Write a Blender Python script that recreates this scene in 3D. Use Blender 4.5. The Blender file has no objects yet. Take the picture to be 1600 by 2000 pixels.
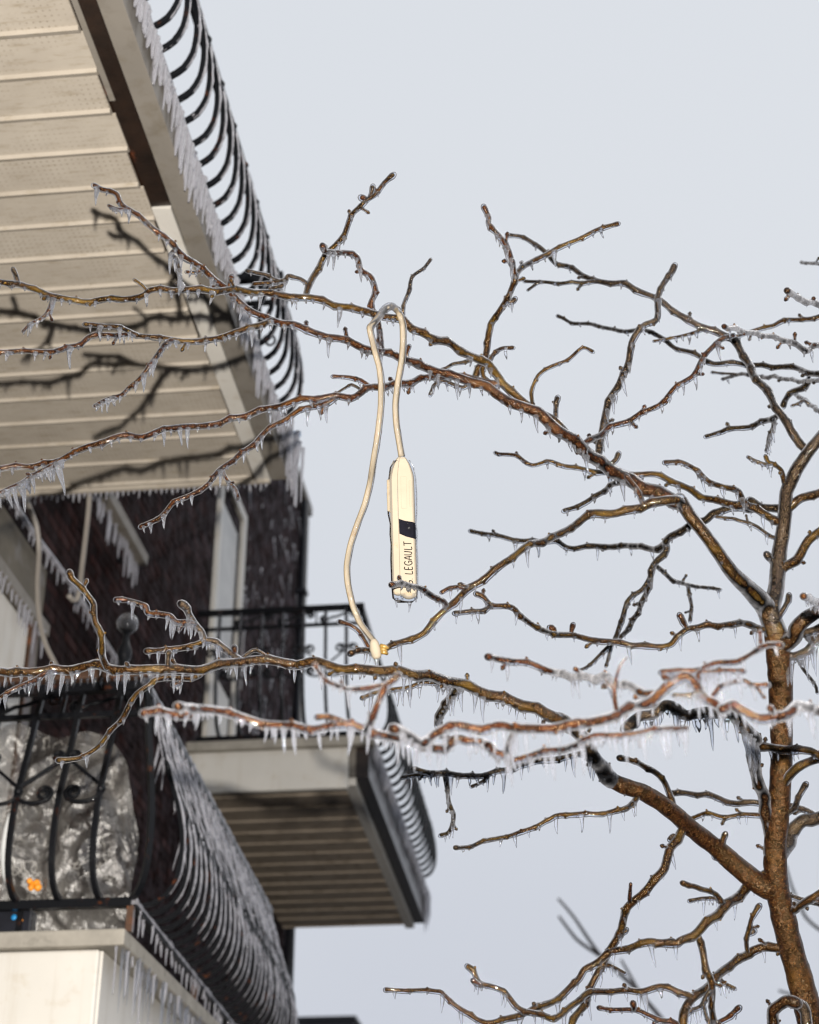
import bpy, math, random
from mathutils import Vector, Matrix, noise
rnd = random.Random(11)
SC = bpy.context.scene
COL = SC.collection

# ---------------------------------------------------------------- camera
# world: X away from the facade, Y along the street, Z up; the lens is the origin
F = 3200.0                      # focal length in photo pixels (photo is 1600 wide)
PITCH = math.atan2(1770.0, F)
YAW = math.atan2(400.0, math.hypot(F, 1770.0))
RIGHT = Vector((math.cos(YAW), math.sin(YAW), 0))
FLAT = Vector((-math.sin(YAW), math.cos(YAW), 0))
FWD = FLAT * math.cos(PITCH) + Vector((0, 0, math.sin(PITCH)))
UP = -FLAT * math.sin(PITCH) + Vector((0, 0, math.cos(PITCH)))
EYE = 1.6                       # lens height above the ground
cam_data = bpy.data.cameras.new('camera')
cam = bpy.data.objects.new('camera', cam_data)
COL.objects.link(cam)
rot = Matrix((RIGHT, UP, -FWD)).transposed()
cam.matrix_world = Matrix.Translation((0, 0, EYE)) @ rot.to_4x4()
cam_data.sensor_fit = 'VERTICAL'
cam_data.sensor_height = 36.0
cam_data.lens = 36.0 * F / 2000.0
cam_data.clip_start = 0.05
cam_data.clip_end = 3000
cam_data.dof.use_dof = True
cam_data.dof.focus_distance = 3.95
cam_data.dof.aperture_fstop = 3.4
cam_data.dof.aperture_blades = 7
SC.camera = cam

# ---------------------------------------------------------------- sky, sun, exposure
SUN_EL, SUN_AZ = math.radians(48), math.radians(60)
world = bpy.data.worlds.new('World')
SC.world = world
world.use_nodes = True
wn, wl = world.node_tree.nodes, world.node_tree.links
wn.clear()
w_out = wn.new('ShaderNodeOutputWorld')
sky = wn.new('ShaderNodeTexSky')
sky.sky_type = 'NISHITA'
sky.sun_disc = False
sky.sun_elevation = SUN_EL
sky.sun_rotation = SUN_AZ
sky.dust_density = 4.0
bg_sky = wn.new('ShaderNodeBackground')
bg_sky.inputs['Strength'].default_value = 0.06
wl.new(sky.outputs['Color'], bg_sky.inputs['Color'])
# the even cloud layer: paler and warmer overhead, bluer towards the horizon, faint mottling
tc = wn.new('ShaderNodeTexCoord')
sep = wn.new('ShaderNodeSeparateXYZ')
wl.new(tc.outputs['Generated'], sep.inputs[0])
cl_noise = wn.new('ShaderNodeTexNoise')
cl_noise.inputs['Scale'].default_value = 3.0
cl_noise.inputs['Detail'].default_value = 3.0
cl_noise.inputs['Roughness'].default_value = 0.45
wl.new(tc.outputs['Generated'], cl_noise.inputs['Vector'])
madd = wn.new('ShaderNodeMath'); madd.operation = 'MULTIPLY_ADD'
madd.inputs[1].default_value = 0.32
wl.new(cl_noise.outputs['Fac'], madd.inputs[0])
wl.new(sep.outputs['Z'], madd.inputs[2])
ramp = wn.new('ShaderNodeValToRGB')
el = ramp.color_ramp.elements
el[0].position = 0.22; el[0].color = (0.60, 0.63, 0.715, 1)
el[1].position = 0.80; el[1].color = (0.752, 0.785, 0.834, 1)
e = el.new(0.50); e.color = (0.688, 0.719, 0.779, 1)
wl.new(madd.outputs[0], ramp.inputs['Fac'])
bg_cloud = wn.new('ShaderNodeBackground')
wl.new(ramp.outputs['Color'], bg_cloud.inputs['Color'])
bg_mix = wn.new('ShaderNodeMixShader')
bg_mix.inputs[0].default_value = 0.93
wl.new(bg_sky.outputs[0], bg_mix.inputs[1])
wl.new(bg_cloud.outputs[0], bg_mix.inputs[2])
wl.new(bg_mix.outputs[0], w_out.inputs['Surface'])

sun_data = bpy.data.lights.new('sun', 'SUN')
sun_data.energy = 0.5
sun_data.angle = math.radians(20)
sun_data.color = (1.0, 0.97, 0.93)
sun = bpy.data.objects.new('sun', sun_data)
COL.objects.link(sun)
sdir = Vector((math.sin(SUN_AZ) * math.cos(SUN_EL), math.cos(SUN_AZ) * math.cos(SUN_EL), math.sin(SUN_EL)))
sun.rotation_euler = sdir.to_track_quat('Z', 'Y').to_euler()
sun.location = (0, 0, 40)

# the flash gun that lit the photograph: a small bare lamp 15 cm above the lens; it throws the hard
# branch shadows seen on the soffits just below every branch
flash_data = bpy.data.lights.new('flash', 'SPOT')
flash_data.spot_size = math.radians(75)
flash_data.spot_blend = 0.6
flash_data.energy = 3500
flash_data.color = (1.0, 0.94, 0.86)
flash_data.shadow_soft_size = 0.013
flash = bpy.data.objects.new('flash', flash_data)
COL.objects.link(flash)
flash.location = Vector((0, 0, EYE)) + UP * 0.15 + FWD * 0.02
flash.rotation_euler = cam.matrix_world.to_euler()

vs = SC.view_settings
vs.view_transform = 'Standard'
vs.look = 'None'
vs.exposure = 0.0
vs.gamma = 1.0
vs.use_curve_mapping = False
cy = SC.cycles
cy.max_bounces = 10
cy.diffuse_bounces = 3
cy.glossy_bounces = 4
cy.transmission_bounces = 8
cy.transparent_max_bounces = 40
cy.caustics_reflective = False
cy.caustics_refractive = False
cy.sample_clamp_indirect = 6.0
cy.use_denoising = True
cy.filter_width = 1.3

# ---------------------------------------------------------------- helpers
LENS = Vector((0, 0, EYE))

def at(x, y, d):
    """point seen at photo pixel (x, y), d metres in front of the lens"""
    return LENS + (FWD + RIGHT * ((x - 800) / F) + UP * ((1000 - y) / F)) * d

def W(x, y, z):
    """world point from lens-relative coordinates"""
    return Vector((x, y, z + EYE))

class MB:
    def __init__(self):
        self.v, self.f, self.mi = [], [], []
    def quad_box(self, lo, hi):
        x0, y0, z0 = lo; x1, y1, z1 = hi
        b = len(self.v)
        self.v += [Vector(p) for p in ((x0,y0,z0),(x1,y0,z0),(x1,y1,z0),(x0,y1,z0),(x0,y0,z1),(x1,y0,z1),(x1,y1,z1),(x0,y1,z1))]
        for q in ((0,3,2,1),(4,5,6,7),(0,1,5,4),(1,2,6,5),(2,3,7,6),(3,0,4,7)):
            self.f.append(tuple(b + i for i in q))
        return self
    def tube(self, pts, rad, n=8, squash=None, cap=True, roll=0.0):
        pts = [Vector(p) for p in pts]
        m = len(pts)
        if not hasattr(rad, '__len__'):
            rad = [rad] * m
        b = len(self.v)
        t0 = (pts[1] - pts[0]).normalized()
        ref = Vector((0, 0, 1)) if abs(t0.z) < 0.9 else Vector((1, 0, 0))
        nrm = (ref - t0 * ref.dot(t0)).normalized()
        for i in range(m):
            if i == 0: t = pts[1] - pts[0]
            elif i == m - 1: t = pts[-1] - pts[-2]
            else: t = pts[i + 1] - pts[i - 1]
            t = t.normalized() if t.length > 1e-9 else t0
            nrm = nrm - t * nrm.dot(t)
            nrm = nrm.normalized() if nrm.length > 1e-6 else t.orthogonal().normalized()
            bn = t.cross(nrm)
            for k in range(n):
                a = 2 * math.pi * k / n + roll
                r = rad[i]
                if callable(squash): r *= squash(i, a)
                self.v.append(pts[i] + nrm * (math.cos(a) * r) + bn * (math.sin(a) * r))
        for i in range(m - 1):
            for k in range(n):
                k2 = (k + 1) % n
                self.f.append((b + i*n + k, b + i*n + k2, b + (i+1)*n + k2, b + (i+1)*n + k))
        if cap:
            self.f.append(tuple(b + k for k in reversed(range(n))))
            self.f.append(tuple(b + (m-1)*n + k for k in range(n)))
        return self
    def bar(self, pts, w, h=None, roll=math.pi / 4):
        return self.tube(pts, w * 0.7071, 4, roll=roll)
    def ball(self, c, r, n=8, m=6, axis=None, stretch=1.0):
        c = Vector(c); b = len(self.v)
        q = (axis.normalized().to_track_quat('Z', 'Y') if axis is not None else None)
        for i in range(m + 1):
            th = math.pi * i / m
            for k in range(n):
                p = Vector((math.sin(th)*math.cos(2*math.pi*k/n)*r, math.sin(th)*math.sin(2*math.pi*k/n)*r, -math.cos(th)*r*stretch))
                self.v.append(c + (q @ p if q else p))
        for i in range(m):
            for k in range(n):
                k2 = (k+1) % n
                self.f.append((b+i*n+k, b+i*n+k2, b+(i+1)*n+k2, b+(i+1)*n+k))
        return self
    def lathe(self, base, prof, n=10):
        """prof: list of (radius, height) above base"""
        base = Vector(base); b = len(self.v)
        for r, h in prof:
            for k in range(n):
                a = 2*math.pi*k/n
                self.v.append(base + Vector((math.cos(a)*r, math.sin(a)*r, h)))
        for i in range(len(prof)-1):
            for k in range(n):
                k2 = (k+1) % n
                self.f.append((b+i*n+k, b+i*n+k2, b+(i+1)*n+k2, b+(i+1)*n+k))
        self.f.append(tuple(b+k for k in reversed(range(n))))
        self.f.append(tuple(b+(len(prof)-1)*n+k for k in range(n)))
        return self
    def prism(self, sec, p0, p1):
        """sec: list of (offset vector) closed section swept from p0 to p1"""
        b = len(self.v); n = len(sec)
        for p in (p0, p1):
            for s in sec: self.v.append(Vector(p) + Vector(s))
        for k in range(n):
            k2 = (k+1) % n
            self.f.append((b+k, b+k2, b+n+k2, b+n+k))
        self.f.append(tuple(b+k for k in reversed(range(n))))
        self.f.append(tuple(b+n+k for k in range(n)))
        return self
    def mesh(self, name, mat, origin=Vector((0, 0, 0)), smooth=True):
        me = bpy.data.meshes.new(name)
        me.from_pydata([(p - origin)[:] for p in self.v], [], self.f)
        me.materials.append(mat)
        if smooth:
            me.polygons.foreach_set('use_smooth', [True] * len(me.polygons))
        me.update()
        return me
    def build(self, name, mat, parent=None, smooth=True, bevel=0.0, kind=None):
        org = origin_of(parent)
        o = bpy.data.objects.new(name, self.mesh(name, mat, org, smooth))
        COL.objects.link(o)
        if parent is not None: o.parent = parent
        if bevel:
            m = o.modifiers.new('bevel', 'BEVEL'); m.width = bevel; m.segments = 2; m.limit_method = 'ANGLE'
        if kind: o['kind'] = kind
        return o

def origin_of(o):
    p = Vector((0, 0, 0))
    while o is not None:
        p += o.location
        o = o.parent
    return p

def tag(o, label=None, cat=None, group=None, kind=None):
    if label: o['label'] = label
    if cat: o['category'] = cat
    if group: o['group'] = group
    if kind: o['kind'] = kind
    return o

def thing(name, loc, label, cat, group=None):
    o = bpy.data.objects.new(name, None)
    COL.objects.link(o)
    o.location = loc
    o.empty_display_size = 0.2
    return tag(o, label, cat, group)

def inst(name, me, parent, loc, rot=None, scale=(1, 1, 1)):
    o = bpy.data.objects.new(name, me)
    COL.objects.link(o)
    o.parent = parent
    o.location = Vector(loc) - origin_of(parent)
    if rot is not None: o.rotation_euler = rot
    o.scale = scale
    return o

def catmull(pts, vals, step):
    """resample a polyline smoothly; vals: list of per-point tuples interpolated along"""
    n = len(pts); P, V = [], []
    for i in range(n - 1):
        p0 = pts[max(i-1, 0)]; p1 = pts[i]; p2 = pts[i+1]; p3 = pts[min(i+2, n-1)]
        L = (p2 - p1).length
        k = max(1, int(math.ceil(L / step)))
        for j in range(k):
            t = j / k
            t2, t3 = t*t, t*t*t
            q = 0.5*((2*p1) + (p2-p0)*t + (2*p0-5*p1+4*p2-p3)*t2 + (3*p1-p0-3*p2+p3)*t3)
            lin = p1.lerp(p2, t)
            P.append(lin.lerp(q, 0.75))
            V.append(tuple(a + (b-a)*t for a, b in zip(vals[i], vals[i+1])))
    P.append(pts[-1]); V.append(vals[-1])
    return P, V

# ---------------------------------------------------------------- materials
def nodes_of(name):
    m = bpy.data.materials.new(name)
    m.use_nodes = True
    nt = m.node_tree
    nt.nodes.clear()
    out = nt.nodes.new('ShaderNodeOutputMaterial')
    return m, nt.nodes, nt.links, out

def mk_noise(N, L, vec, scale, detail=4, rough=0.55, stretch=None):
    src = vec
    if stretch:
        mp = N.new('ShaderNodeMapping'); mp.inputs['Scale'].default_value = stretch
        L.new(vec, mp.inputs['Vector']); src = mp.outputs['Vector']
    n = N.new('ShaderNodeTexNoise')
    n.inputs['Scale'].default_value = scale
    n.inputs['Detail'].default_value = detail
    n.inputs['Roughness'].default_value = rough
    L.new(src, n.inputs['Vector'])
    return n.outputs['Fac']

def mk_ramp(N, L, fac, stops):
    r = N.new('ShaderNodeValToRGB')
    el = r.color_ramp.elements
    while len(el) < len(stops): el.new(0.5)
    for e, (p, c) in zip(el, stops):
        e.position = p; e.color = (c[0], c[1], c[2], 1) if hasattr(c, '__len__') else (c, c, c, 1)
    L.new(fac, r.inputs['Fac'])
    return r.outputs['Color']

def mk_mix(N, L, fac, a, b, mode='MIX'):
    m = N.new('ShaderNodeMix'); m.data_type = 'RGBA'; m.blend_type = mode
    for sock, v in ((m.inputs[0], fac), (m.inputs[6], a), (m.inputs[7], b)):
        if hasattr(v, 'links') or hasattr(v, 'is_linked'): L.new(v, sock)
        elif hasattr(v, '__len__'): sock.default_value = (v[0], v[1], v[2], 1)
        else: sock.default_value = v
    return m.outputs[2]

def mk_bump(N, L, h, strength, dist, normal=None):
    b = N.new('ShaderNodeBump'); b.inputs['Strength'].default_value = strength; b.inputs['Distance'].default_value = dist
    L.new(h, b.inputs['Height'])
    if normal is not None: L.new(normal, b.inputs['Normal'])
    return b.outputs['Normal']

def mk_coord(N, kind='Object'):
    return N.new('ShaderNodeTexCoord').outputs[kind]

def principled(N, L, out, **kw):
    p = N.new('ShaderNodeBsdfPrincipled')
    for k, v in kw.items():
        s = p.inputs[k.replace('_', ' ')]
        if hasattr(v, 'is_linked'): L.new(v, s)
        elif hasattr(v, '__len__') and len(v) == 3: s.default_value = (*v, 1)
        else: s.default_value = v
    L.new(p.outputs[0], out.inputs['Surface'])
    return p

def bark_mat(name, dark, mid, gold, gold_amt, bump=0.6):
    m, N, L, out = nodes_of(name)
    co = mk_coord(N)
    big = mk_noise(N, L, co, 11, 4, 0.6)
    med = mk_noise(N, L, co, 70, 5, 0.65)
    fine = mk_noise(N, L, co, 330, 3, 0.7)
    grit = mk_noise(N, L, co, 520, 2, 0.6)
    c1 = mk_ramp(N, L, med, [(0.40, dark), (0.58, mid)])
    gmask = mk_ramp(N, L, big, [(0.62 - gold_amt * 0.4, 0.0), (0.82 - gold_amt * 0.3, 1.0)])
    c2 = mk_mix(N, L, gmask, c1, gold)
    # pale lenticels, dark pores, and gold flecks that paint flash glints into the colour
    por = mk_ramp(N, L, fine, [(0.32, 0.18), (0.46, 0.85), (0.60, 1.0), (0.70, 1.8)])
    c3a = mk_mix(N, L, 1.0, c2, por, 'MULTIPLY')
    painted_glint = mk_ramp(N, L, mk_noise(N, L, co, 240, 3, 0.75), [(0.60, 0.0), (0.68, 0.9)])
    c3 = mk_mix(N, L, painted_glint, c3a, tuple(min(0.3, g_ * 2.6) for g_ in gold))
    n1 = mk_bump(N, L, med, bump, 0.0035)
    n2 = mk_bump(N, L, grit, 0.8, 0.0022, n1)
    principled(N, L, out, Base_Color=c3, Roughness=0.17, Specular_IOR_Level=0.30, Specular_Tint=(1.0, 0.62, 0.27), Normal=n2, Coat_Weight=0.12, Coat_Roughness=0.10,
               Coat_IOR=1.33, Coat_Normal=n2)
    return m

def ice_mat(name, milk=0.08, lo=0.22, hi=0.92, tint=(0.94, 0.96, 1.0), rough=0.04, bumpiness=0.5, milkcol=(0.84, 0.85, 0.92), nscale=150, core=0.25, gloss=0.03, clear=0.0):
    m, N, L, out = nodes_of(name)
    co = mk_coord(N)
    nz = mk_noise(N, L, co, nscale, 3)
    nrm = mk_bump(N, L, nz, bumpiness, 0.004)
    lw = N.new('ShaderNodeLayerWeight'); lw.inputs['Blend'].default_value = 0.45
    mr = N.new('ShaderNodeMapRange'); mr.inputs['To Min'].default_value = lo; mr.inputs['To Max'].default_value = hi
    rim = N.new('ShaderNodeMapRange'); rim.inputs['From Min'].default_value = clear; rim.inputs['From Max'].default_value = 0.95
    L.new(lw.outputs['Facing'], rim.inputs['Value'])
    fp = N.new('ShaderNodeMath'); fp.operation = 'POWER'; fp.inputs[1].default_value = 0.9
    L.new(rim.outputs[0], fp.inputs[0]); L.new(fp.outputs[0], mr.inputs['Value'])
    tr = N.new('ShaderNodeBsdfTransparent'); tr.inputs['Color'].default_value = (*tint, 1)
    gl = N.new('ShaderNodeBsdfGlass'); gl.inputs['IOR'].default_value = 1.31
    gl.inputs['Roughness'].default_value = rough; gl.inputs['Color'].default_value = (*tint, 1)
    L.new(nrm, gl.inputs['Normal'])
    mx = N.new('ShaderNodeMixShader')
    L.new(mr.outputs[0], mx.inputs[0]); L.new(tr.outputs[0], mx.inputs[1]); L.new(gl.outputs[0], mx.inputs[2])
    df = N.new('ShaderNodeBsdfDiffuse'); df.inputs['Color'].default_value = (*milkcol, 1)
    tl = N.new('ShaderNodeBsdfTranslucent'); tl.inputs['Color'].default_value = (*milkcol, 1)
    dm = N.new('ShaderNodeMixShader'); dm.inputs[0].default_value = 0.4
    L.new(df.outputs[0], dm.inputs[1]); L.new(tl.outputs[0], dm.inputs[2])
    m2 = N.new('ShaderNodeMixShader')
    mm = N.new('ShaderNodeMath'); mm.operation = 'MULTIPLY'
    mr2 = N.new('ShaderNodeMapRange'); mr2.inputs['From Min'].default_value = 0.3; mr2.inputs['From Max'].default_value = 0.7
    mr2.inputs['To Min'].default_value = 0.4; mr2.inputs['To Max'].default_value = 1.6
    L.new(mk_noise(N, L, co, nscale * 0.4, 3), mr2.inputs['Value'])
    fe = N.new('ShaderNodeMapRange'); fe.inputs['To Min'].default_value = milk * core; fe.inputs['To Max'].default_value = milk * 3.0
    pw = N.new('ShaderNodeMath'); pw.operation = 'POWER'; pw.inputs[1].default_value = 1.2
    L.new(rim.outputs[0], pw.inputs[0]); L.new(pw.outputs[0], fe.inputs['Value'])
    L.new(mr2.outputs[0], mm.inputs[0]); L.new(fe.outputs[0], mm.inputs[1])
    L.new(mm.outputs[0], m2.inputs[0]); L.new(mx.outputs[0], m2.inputs[1]); L.new(dm.outputs[0], m2.inputs[2])
    gs = N.new('ShaderNodeBsdfGlossy'); gs.inputs['Roughness'].default_value = gloss
    L.new(nrm, gs.inputs['Normal'])
    fr = N.new('ShaderNodeFresnel'); fr.inputs['IOR'].default_value = 1.40
    m3 = N.new('ShaderNodeMixShader')
    L.new(fr.outputs[0], m3.inputs[0]); L.new(m2.outputs[0], m3.inputs[1]); L.new(gs.outputs[0], m3.inputs[2])
    L.new(m3.outputs[0], out.inputs['Surface'])
    return m

def plain_mat(name, col, rough=0.5, spec=0.5, var=0.12, nscale=8, bump=0.0, bscale=60, stains=None, coat=0.0, metallic=0.0, streak=None):
    m, N, L, out = nodes_of(name)
    co = mk_coord(N)
    nz = mk_noise(N, L, co, nscale, 5, 0.6)
    lo = tuple(c * (1 - var) for c in col); hi = tuple(min(1, c * (1 + var)) for c in col)
    c = mk_ramp(N, L, nz, [(0.3, lo), (0.7, hi)])
    if stains:
        sc_, colr, a, b = stains
        st = mk_ramp(N, L, mk_noise(N, L, co, sc_, 6, 0.65), [(a, 0.0), (b, 1.0)])
        c = mk_mix(N, L, st, c, colr)
    if streak:
        st2 = mk_ramp(N, L, mk_noise(N, L, co, 9, 6, 0.65, (1.0, 1.0, 0.07)), [(0.52, 0.0), (0.74, streak[1])])
        c = mk_mix(N, L, st2, c, streak[0])
    kw = dict(Base_Color=c, Roughness=rough, Specular_IOR_Level=spec, Coat_Weight=coat, Coat_Roughness=0.1, Metallic=metallic)
    if bump:
        kw['Normal'] = mk_bump(N, L, mk_noise(N, L, co, bscale, 4), bump, 0.003)
    principled(N, L, out, **kw)
    return m

def soffit_mat():
    m, N, L, out = nodes_of('almond_vinyl')
    co = mk_coord(N)
    base = mk_ramp(N, L, mk_noise(N, L, co, 3.5, 5, 0.6), [(0.3, (0.315, 0.28, 0.236)), (0.7, (0.39, 0.352, 0.30))])
    grime = mk_ramp(N, L, mk_noise(N, L, co, 26, 6, 0.7, (0.35, 1.6, 1)), [(0.52, 0.0), (0.78, 0.65)])
    c = mk_mix(N, L, grime, base, (0.17, 0.13, 0.07))
    # punched vent holes in a 25 mm grid, clogged in patches
    sp = N.new('ShaderNodeSeparateXYZ'); L.new(co, sp.inputs[0])
    ds = []
    for ax in ('X', 'Y'):
        mu = N.new('ShaderNodeMath'); mu.operation = 'MULTIPLY'; mu.inputs[1].default_value = 42.0
        L.new(sp.outputs[ax], mu.inputs[0])
        fr = N.new('ShaderNodeMath'); fr.operation = 'FRACT'; L.new(mu.outputs[0], fr.inputs[0])
        sb = N.new('ShaderNodeMath'); sb.operation = 'SUBTRACT'; sb.inputs[1].default_value = 0.5; L.new(fr.outputs[0], sb.inputs[0])
        pw = N.new('ShaderNodeMath'); pw.operation = 'POWER'; pw.inputs[1].default_value = 2.0
        ab = N.new('ShaderNodeMath'); ab.operation = 'ABSOLUTE'; L.new(sb.outputs[0], ab.inputs[0]); L.new(ab.outputs[0], pw.inputs[0])
        ds.append(pw.outputs[0])
    ad = N.new('ShaderNodeMath'); ad.operation = 'ADD'; L.new(ds[0], ad.inputs[0]); L.new(ds[1], ad.inputs[1])
    hole = N.new('ShaderNodeMapRange'); hole.inputs['From Min'].default_value = 0.015; hole.inputs['From Max'].default_value = 0.04
    hole.inputs['To Min'].default_value = 1.0; hole.inputs['To Max'].default_value = 0.0; L.new(ad.outputs[0], hole.inputs['Value'])
    pm = mk_ramp(N, L, mk_noise(N, L, co, 4.2, 3, 0.5), [(0.42, 0.0), (0.70, 0.6)])
    hm0 = N.new('ShaderNodeMath'); hm0.operation = 'MULTIPLY'; L.new(hole.outputs[0], hm0.inputs[0]); L.new(pm, hm0.inputs[1])
    ge = N.new('ShaderNodeNewGeometry'); sn = N.new('ShaderNodeSeparateXYZ'); L.new(ge.outputs['True Normal'], sn.inputs[0])
    lt = N.new('ShaderNodeMath'); lt.operation = 'LESS_THAN'; lt.inputs[1].default_value = -0.99; L.new(sn.outputs['Z'], lt.inputs[0])
    hm = N.new('ShaderNodeMath'); hm.operation = 'MULTIPLY'; L.new(hm0.outputs[0], hm.inputs[0]); L.new(lt.outputs[0], hm.inputs[1])
    c2 = mk_mix(N, L, hm.outputs[0], c, (0.10, 0.075, 0.05))
    principled(N, L, out, Base_Color=c2, Roughness=0.55, Specular_IOR_Level=0.25, Normal=mk_bump(N, L, mk_noise(N, L, co, 14, 3), 0.25, 0.004))
    return m

def brick_mat():
    m, N, L, out = nodes_of('dark_plum_brick')
    co = mk_coord(N)
    at_ = N.new('ShaderNodeAttribute'); at_.attribute_name = 'tone'
    c = mk_ramp(N, L, at_.outputs['Fac'], [(0.0, (0.0075, 0.0030, 0.0026)), (0.45, (0.0125, 0.0048, 0.0043)), (0.8, (0.021, 0.0072, 0.0062)), (1.0, (0.032, 0.014, 0.0125))])
    n1 = mk_noise(N, L, co, 40, 5, 0.65)
    c2 = mk_mix(N, L, 1.0, c, mk_ramp(N, L, n1, [(0.3, 0.55), (0.7, 1.35)]), 'MULTIPLY')
    # frozen rain on the weather face
    ice = mk_ramp(N, L, mk_noise(N, L, co, 9.0, 8, 0.75, (1, 1, 0.6)), [(0.44, 0.0), (0.72, 0.60)])
    spy = N.new('ShaderNodeSeparateXYZ'); L.new(co, spy.inputs[0])
    yr = N.new('ShaderNodeMapRange'); yr.inputs['From Min'].default_value = -2.0; yr.inputs['From Max'].default_value = 4.5; yr.inputs['To Min'].default_value = 0.12
    L.new(spy.outputs['Y'], yr.inputs['Value'])
    im = N.new('ShaderNodeMath'); im.operation = 'MULTIPLY'; L.new(ice, im.inputs[0]); L.new(yr.outputs[0], im.inputs[1])
    c3 = mk_mix(N, L, im.outputs[0], c2, (0.27, 0.24, 0.275))
    principled(N, L, out, Base_Color=c3, Roughness=0.8, Normal=mk_bump(N, L, n1, 1.0, 0.008), Specular_IOR_Level=0.04)
    return m

def iron_mat():
    m, N, L, out = nodes_of('black_wrought_iron')
    co = mk_coord(N)
    n = mk_noise(N, L, co, 14, 6, 0.65)
    rust = mk_ramp(N, L, n, [(0.60, 0.0), (0.70, 1.0)])
    c = mk_mix(N, L, rust, (0.006, 0.0065, 0.008), (0.07, 0.022, 0.008))
    f = mk_noise(N, L, co, 160, 4)
    principled(N, L, out, Base_Color=c, Roughness=0.38, Normal=mk_bump(N, L, f, 0.5, 0.003), Coat_Weight=0.22, Coat_Roughness=0.06, Coat_IOR=1.31, Specular_IOR_Level=0.1)
    return m

def plastic_mat():
    m, N, L, out = nodes_of('clear_plastic_film')
    co = mk_coord(N)
    nz = mk_noise(N, L, co, 10, 7, 0.66, (1.0, 1.0, 0.5))
    vo = N.new('ShaderNodeTexVoronoi'); vo.inputs['Scale'].default_value = 9.0
    wob = N.new('ShaderNodeMix'); wob.data_type = 'VECTOR'; wob.inputs[0].default_value = 0.12
    nco = N.new('ShaderNodeTexNoise'); nco.inputs['Scale'].default_value = 6.0; L.new(co, nco.inputs['Vector'])
    L.new(co, wob.inputs[4]); L.new(nco.outputs['Color'], wob.inputs[5]); L.new(wob.outputs[1], vo.inputs['Vector'])
    nrm = mk_bump(N, L, nz, 0.6, 0.03, mk_bump(N, L, vo.outputs['Distance'], 0.8, 0.06))
    tr = N.new('ShaderNodeBsdfTransparent'); tr.inputs['Color'].default_value = (0.86, 0.85, 0.84, 1)
    df = N.new('ShaderNodeBsdfDiffuse'); df.inputs['Color'].default_value = (0.46, 0.445, 0.42, 1); L.new(nrm, df.inputs['Normal'])
    gs = N.new('ShaderNodeBsdfGlossy'); gs.inputs['Roughness'].default_value = 0.26; gs.inputs['Color'].default_value = (0.95, 0.95, 0.95, 1)
    L.new(nrm, gs.inputs['Normal'])
    def crease_sheen(scale, width, stretch):
        n = mk_noise(N, L, co, scale, 3, 0.55, stretch)
        s = N.new('ShaderNodeMath'); s.operation = 'SUBTRACT'; s.inputs[1].default_value = 0.5; L.new(n, s.inputs[0])
        a_ = N.new('ShaderNodeMath'); a_.operation = 'ABSOLUTE'; L.new(s.outputs[0], a_.inputs[0])
        r = N.new('ShaderNodeMapRange'); r.inputs['From Min'].default_value = 0.0; r.inputs['From Max'].default_value = width
        r.inputs['To Min'].default_value = 1.0; r.inputs['To Max'].default_value = 0.0; L.new(a_.outputs[0], r.inputs['Value'])
        return r.outputs[0]
    big = mk_ramp(N, L, mk_noise(N, L, co, 4.0, 5, 0.6), [(0.42, 0.03), (0.85, 0.30)])
    cr = N.new('ShaderNodeMath'); cr.operation = 'MAXIMUM'
    L.new(crease_sheen(5.5, 0.016, (1.2, 1, 0.8)), cr.inputs[0]); L.new(crease_sheen(12, 0.02, (1, 1, 0.4)), cr.inputs[1])
    brk = mk_ramp(N, L, mk_noise(N, L, co, 9, 3), [(0.44, 0.0), (0.62, 0.55)])
    cm = N.new('ShaderNodeMath'); cm.operation = 'MULTIPLY'; L.new(cr.outputs[0], cm.inputs[0]); L.new(brk, cm.inputs[1])
    fm = N.new('ShaderNodeMath'); fm.operation = 'MAXIMUM'; L.new(big, fm.inputs[0]); L.new(cm.outputs[0], fm.inputs[1])
    painted_sheen = fm.outputs[0]  # painted sheen: diffuse haze and fold streaks stand in for reflections
    a = N.new('ShaderNodeMixShader'); L.new(painted_sheen, a.inputs[0]); L.new(tr.outputs[0], a.inputs[1]); L.new(df.outputs[0], a.inputs[2])
    b = N.new('ShaderNodeMixShader'); b.inputs[0].default_value = 0.055; L.new(a.outputs[0], b.inputs[1]); L.new(gs.outputs[0], b.inputs[2])
    L.new(b.outputs[0], out.inputs['Surface'])
    return m

M = {}
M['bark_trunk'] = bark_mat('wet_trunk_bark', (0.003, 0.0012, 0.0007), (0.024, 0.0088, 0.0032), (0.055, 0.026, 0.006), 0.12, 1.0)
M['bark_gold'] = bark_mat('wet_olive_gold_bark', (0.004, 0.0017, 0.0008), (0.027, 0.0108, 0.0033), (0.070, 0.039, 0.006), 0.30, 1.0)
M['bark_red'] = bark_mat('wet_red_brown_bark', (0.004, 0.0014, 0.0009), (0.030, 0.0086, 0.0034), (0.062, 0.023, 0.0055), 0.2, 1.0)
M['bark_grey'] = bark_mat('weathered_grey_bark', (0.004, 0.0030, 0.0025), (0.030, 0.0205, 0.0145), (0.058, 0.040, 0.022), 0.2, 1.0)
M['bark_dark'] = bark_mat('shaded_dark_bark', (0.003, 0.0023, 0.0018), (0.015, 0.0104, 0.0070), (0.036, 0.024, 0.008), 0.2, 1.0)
M['bud'] = plain_mat('red_bud_scales', (0.14, 0.030, 0.012), 0.35, 0.5, 0.4, 90, coat=0.8)
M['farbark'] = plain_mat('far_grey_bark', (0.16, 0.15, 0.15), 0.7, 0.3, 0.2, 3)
M['ice'] = ice_mat('clear_glaze_ice', milk=0.20, lo=0.0, hi=0.85, nscale=110, core=0.0, bumpiness=0.55, clear=0.27)
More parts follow.
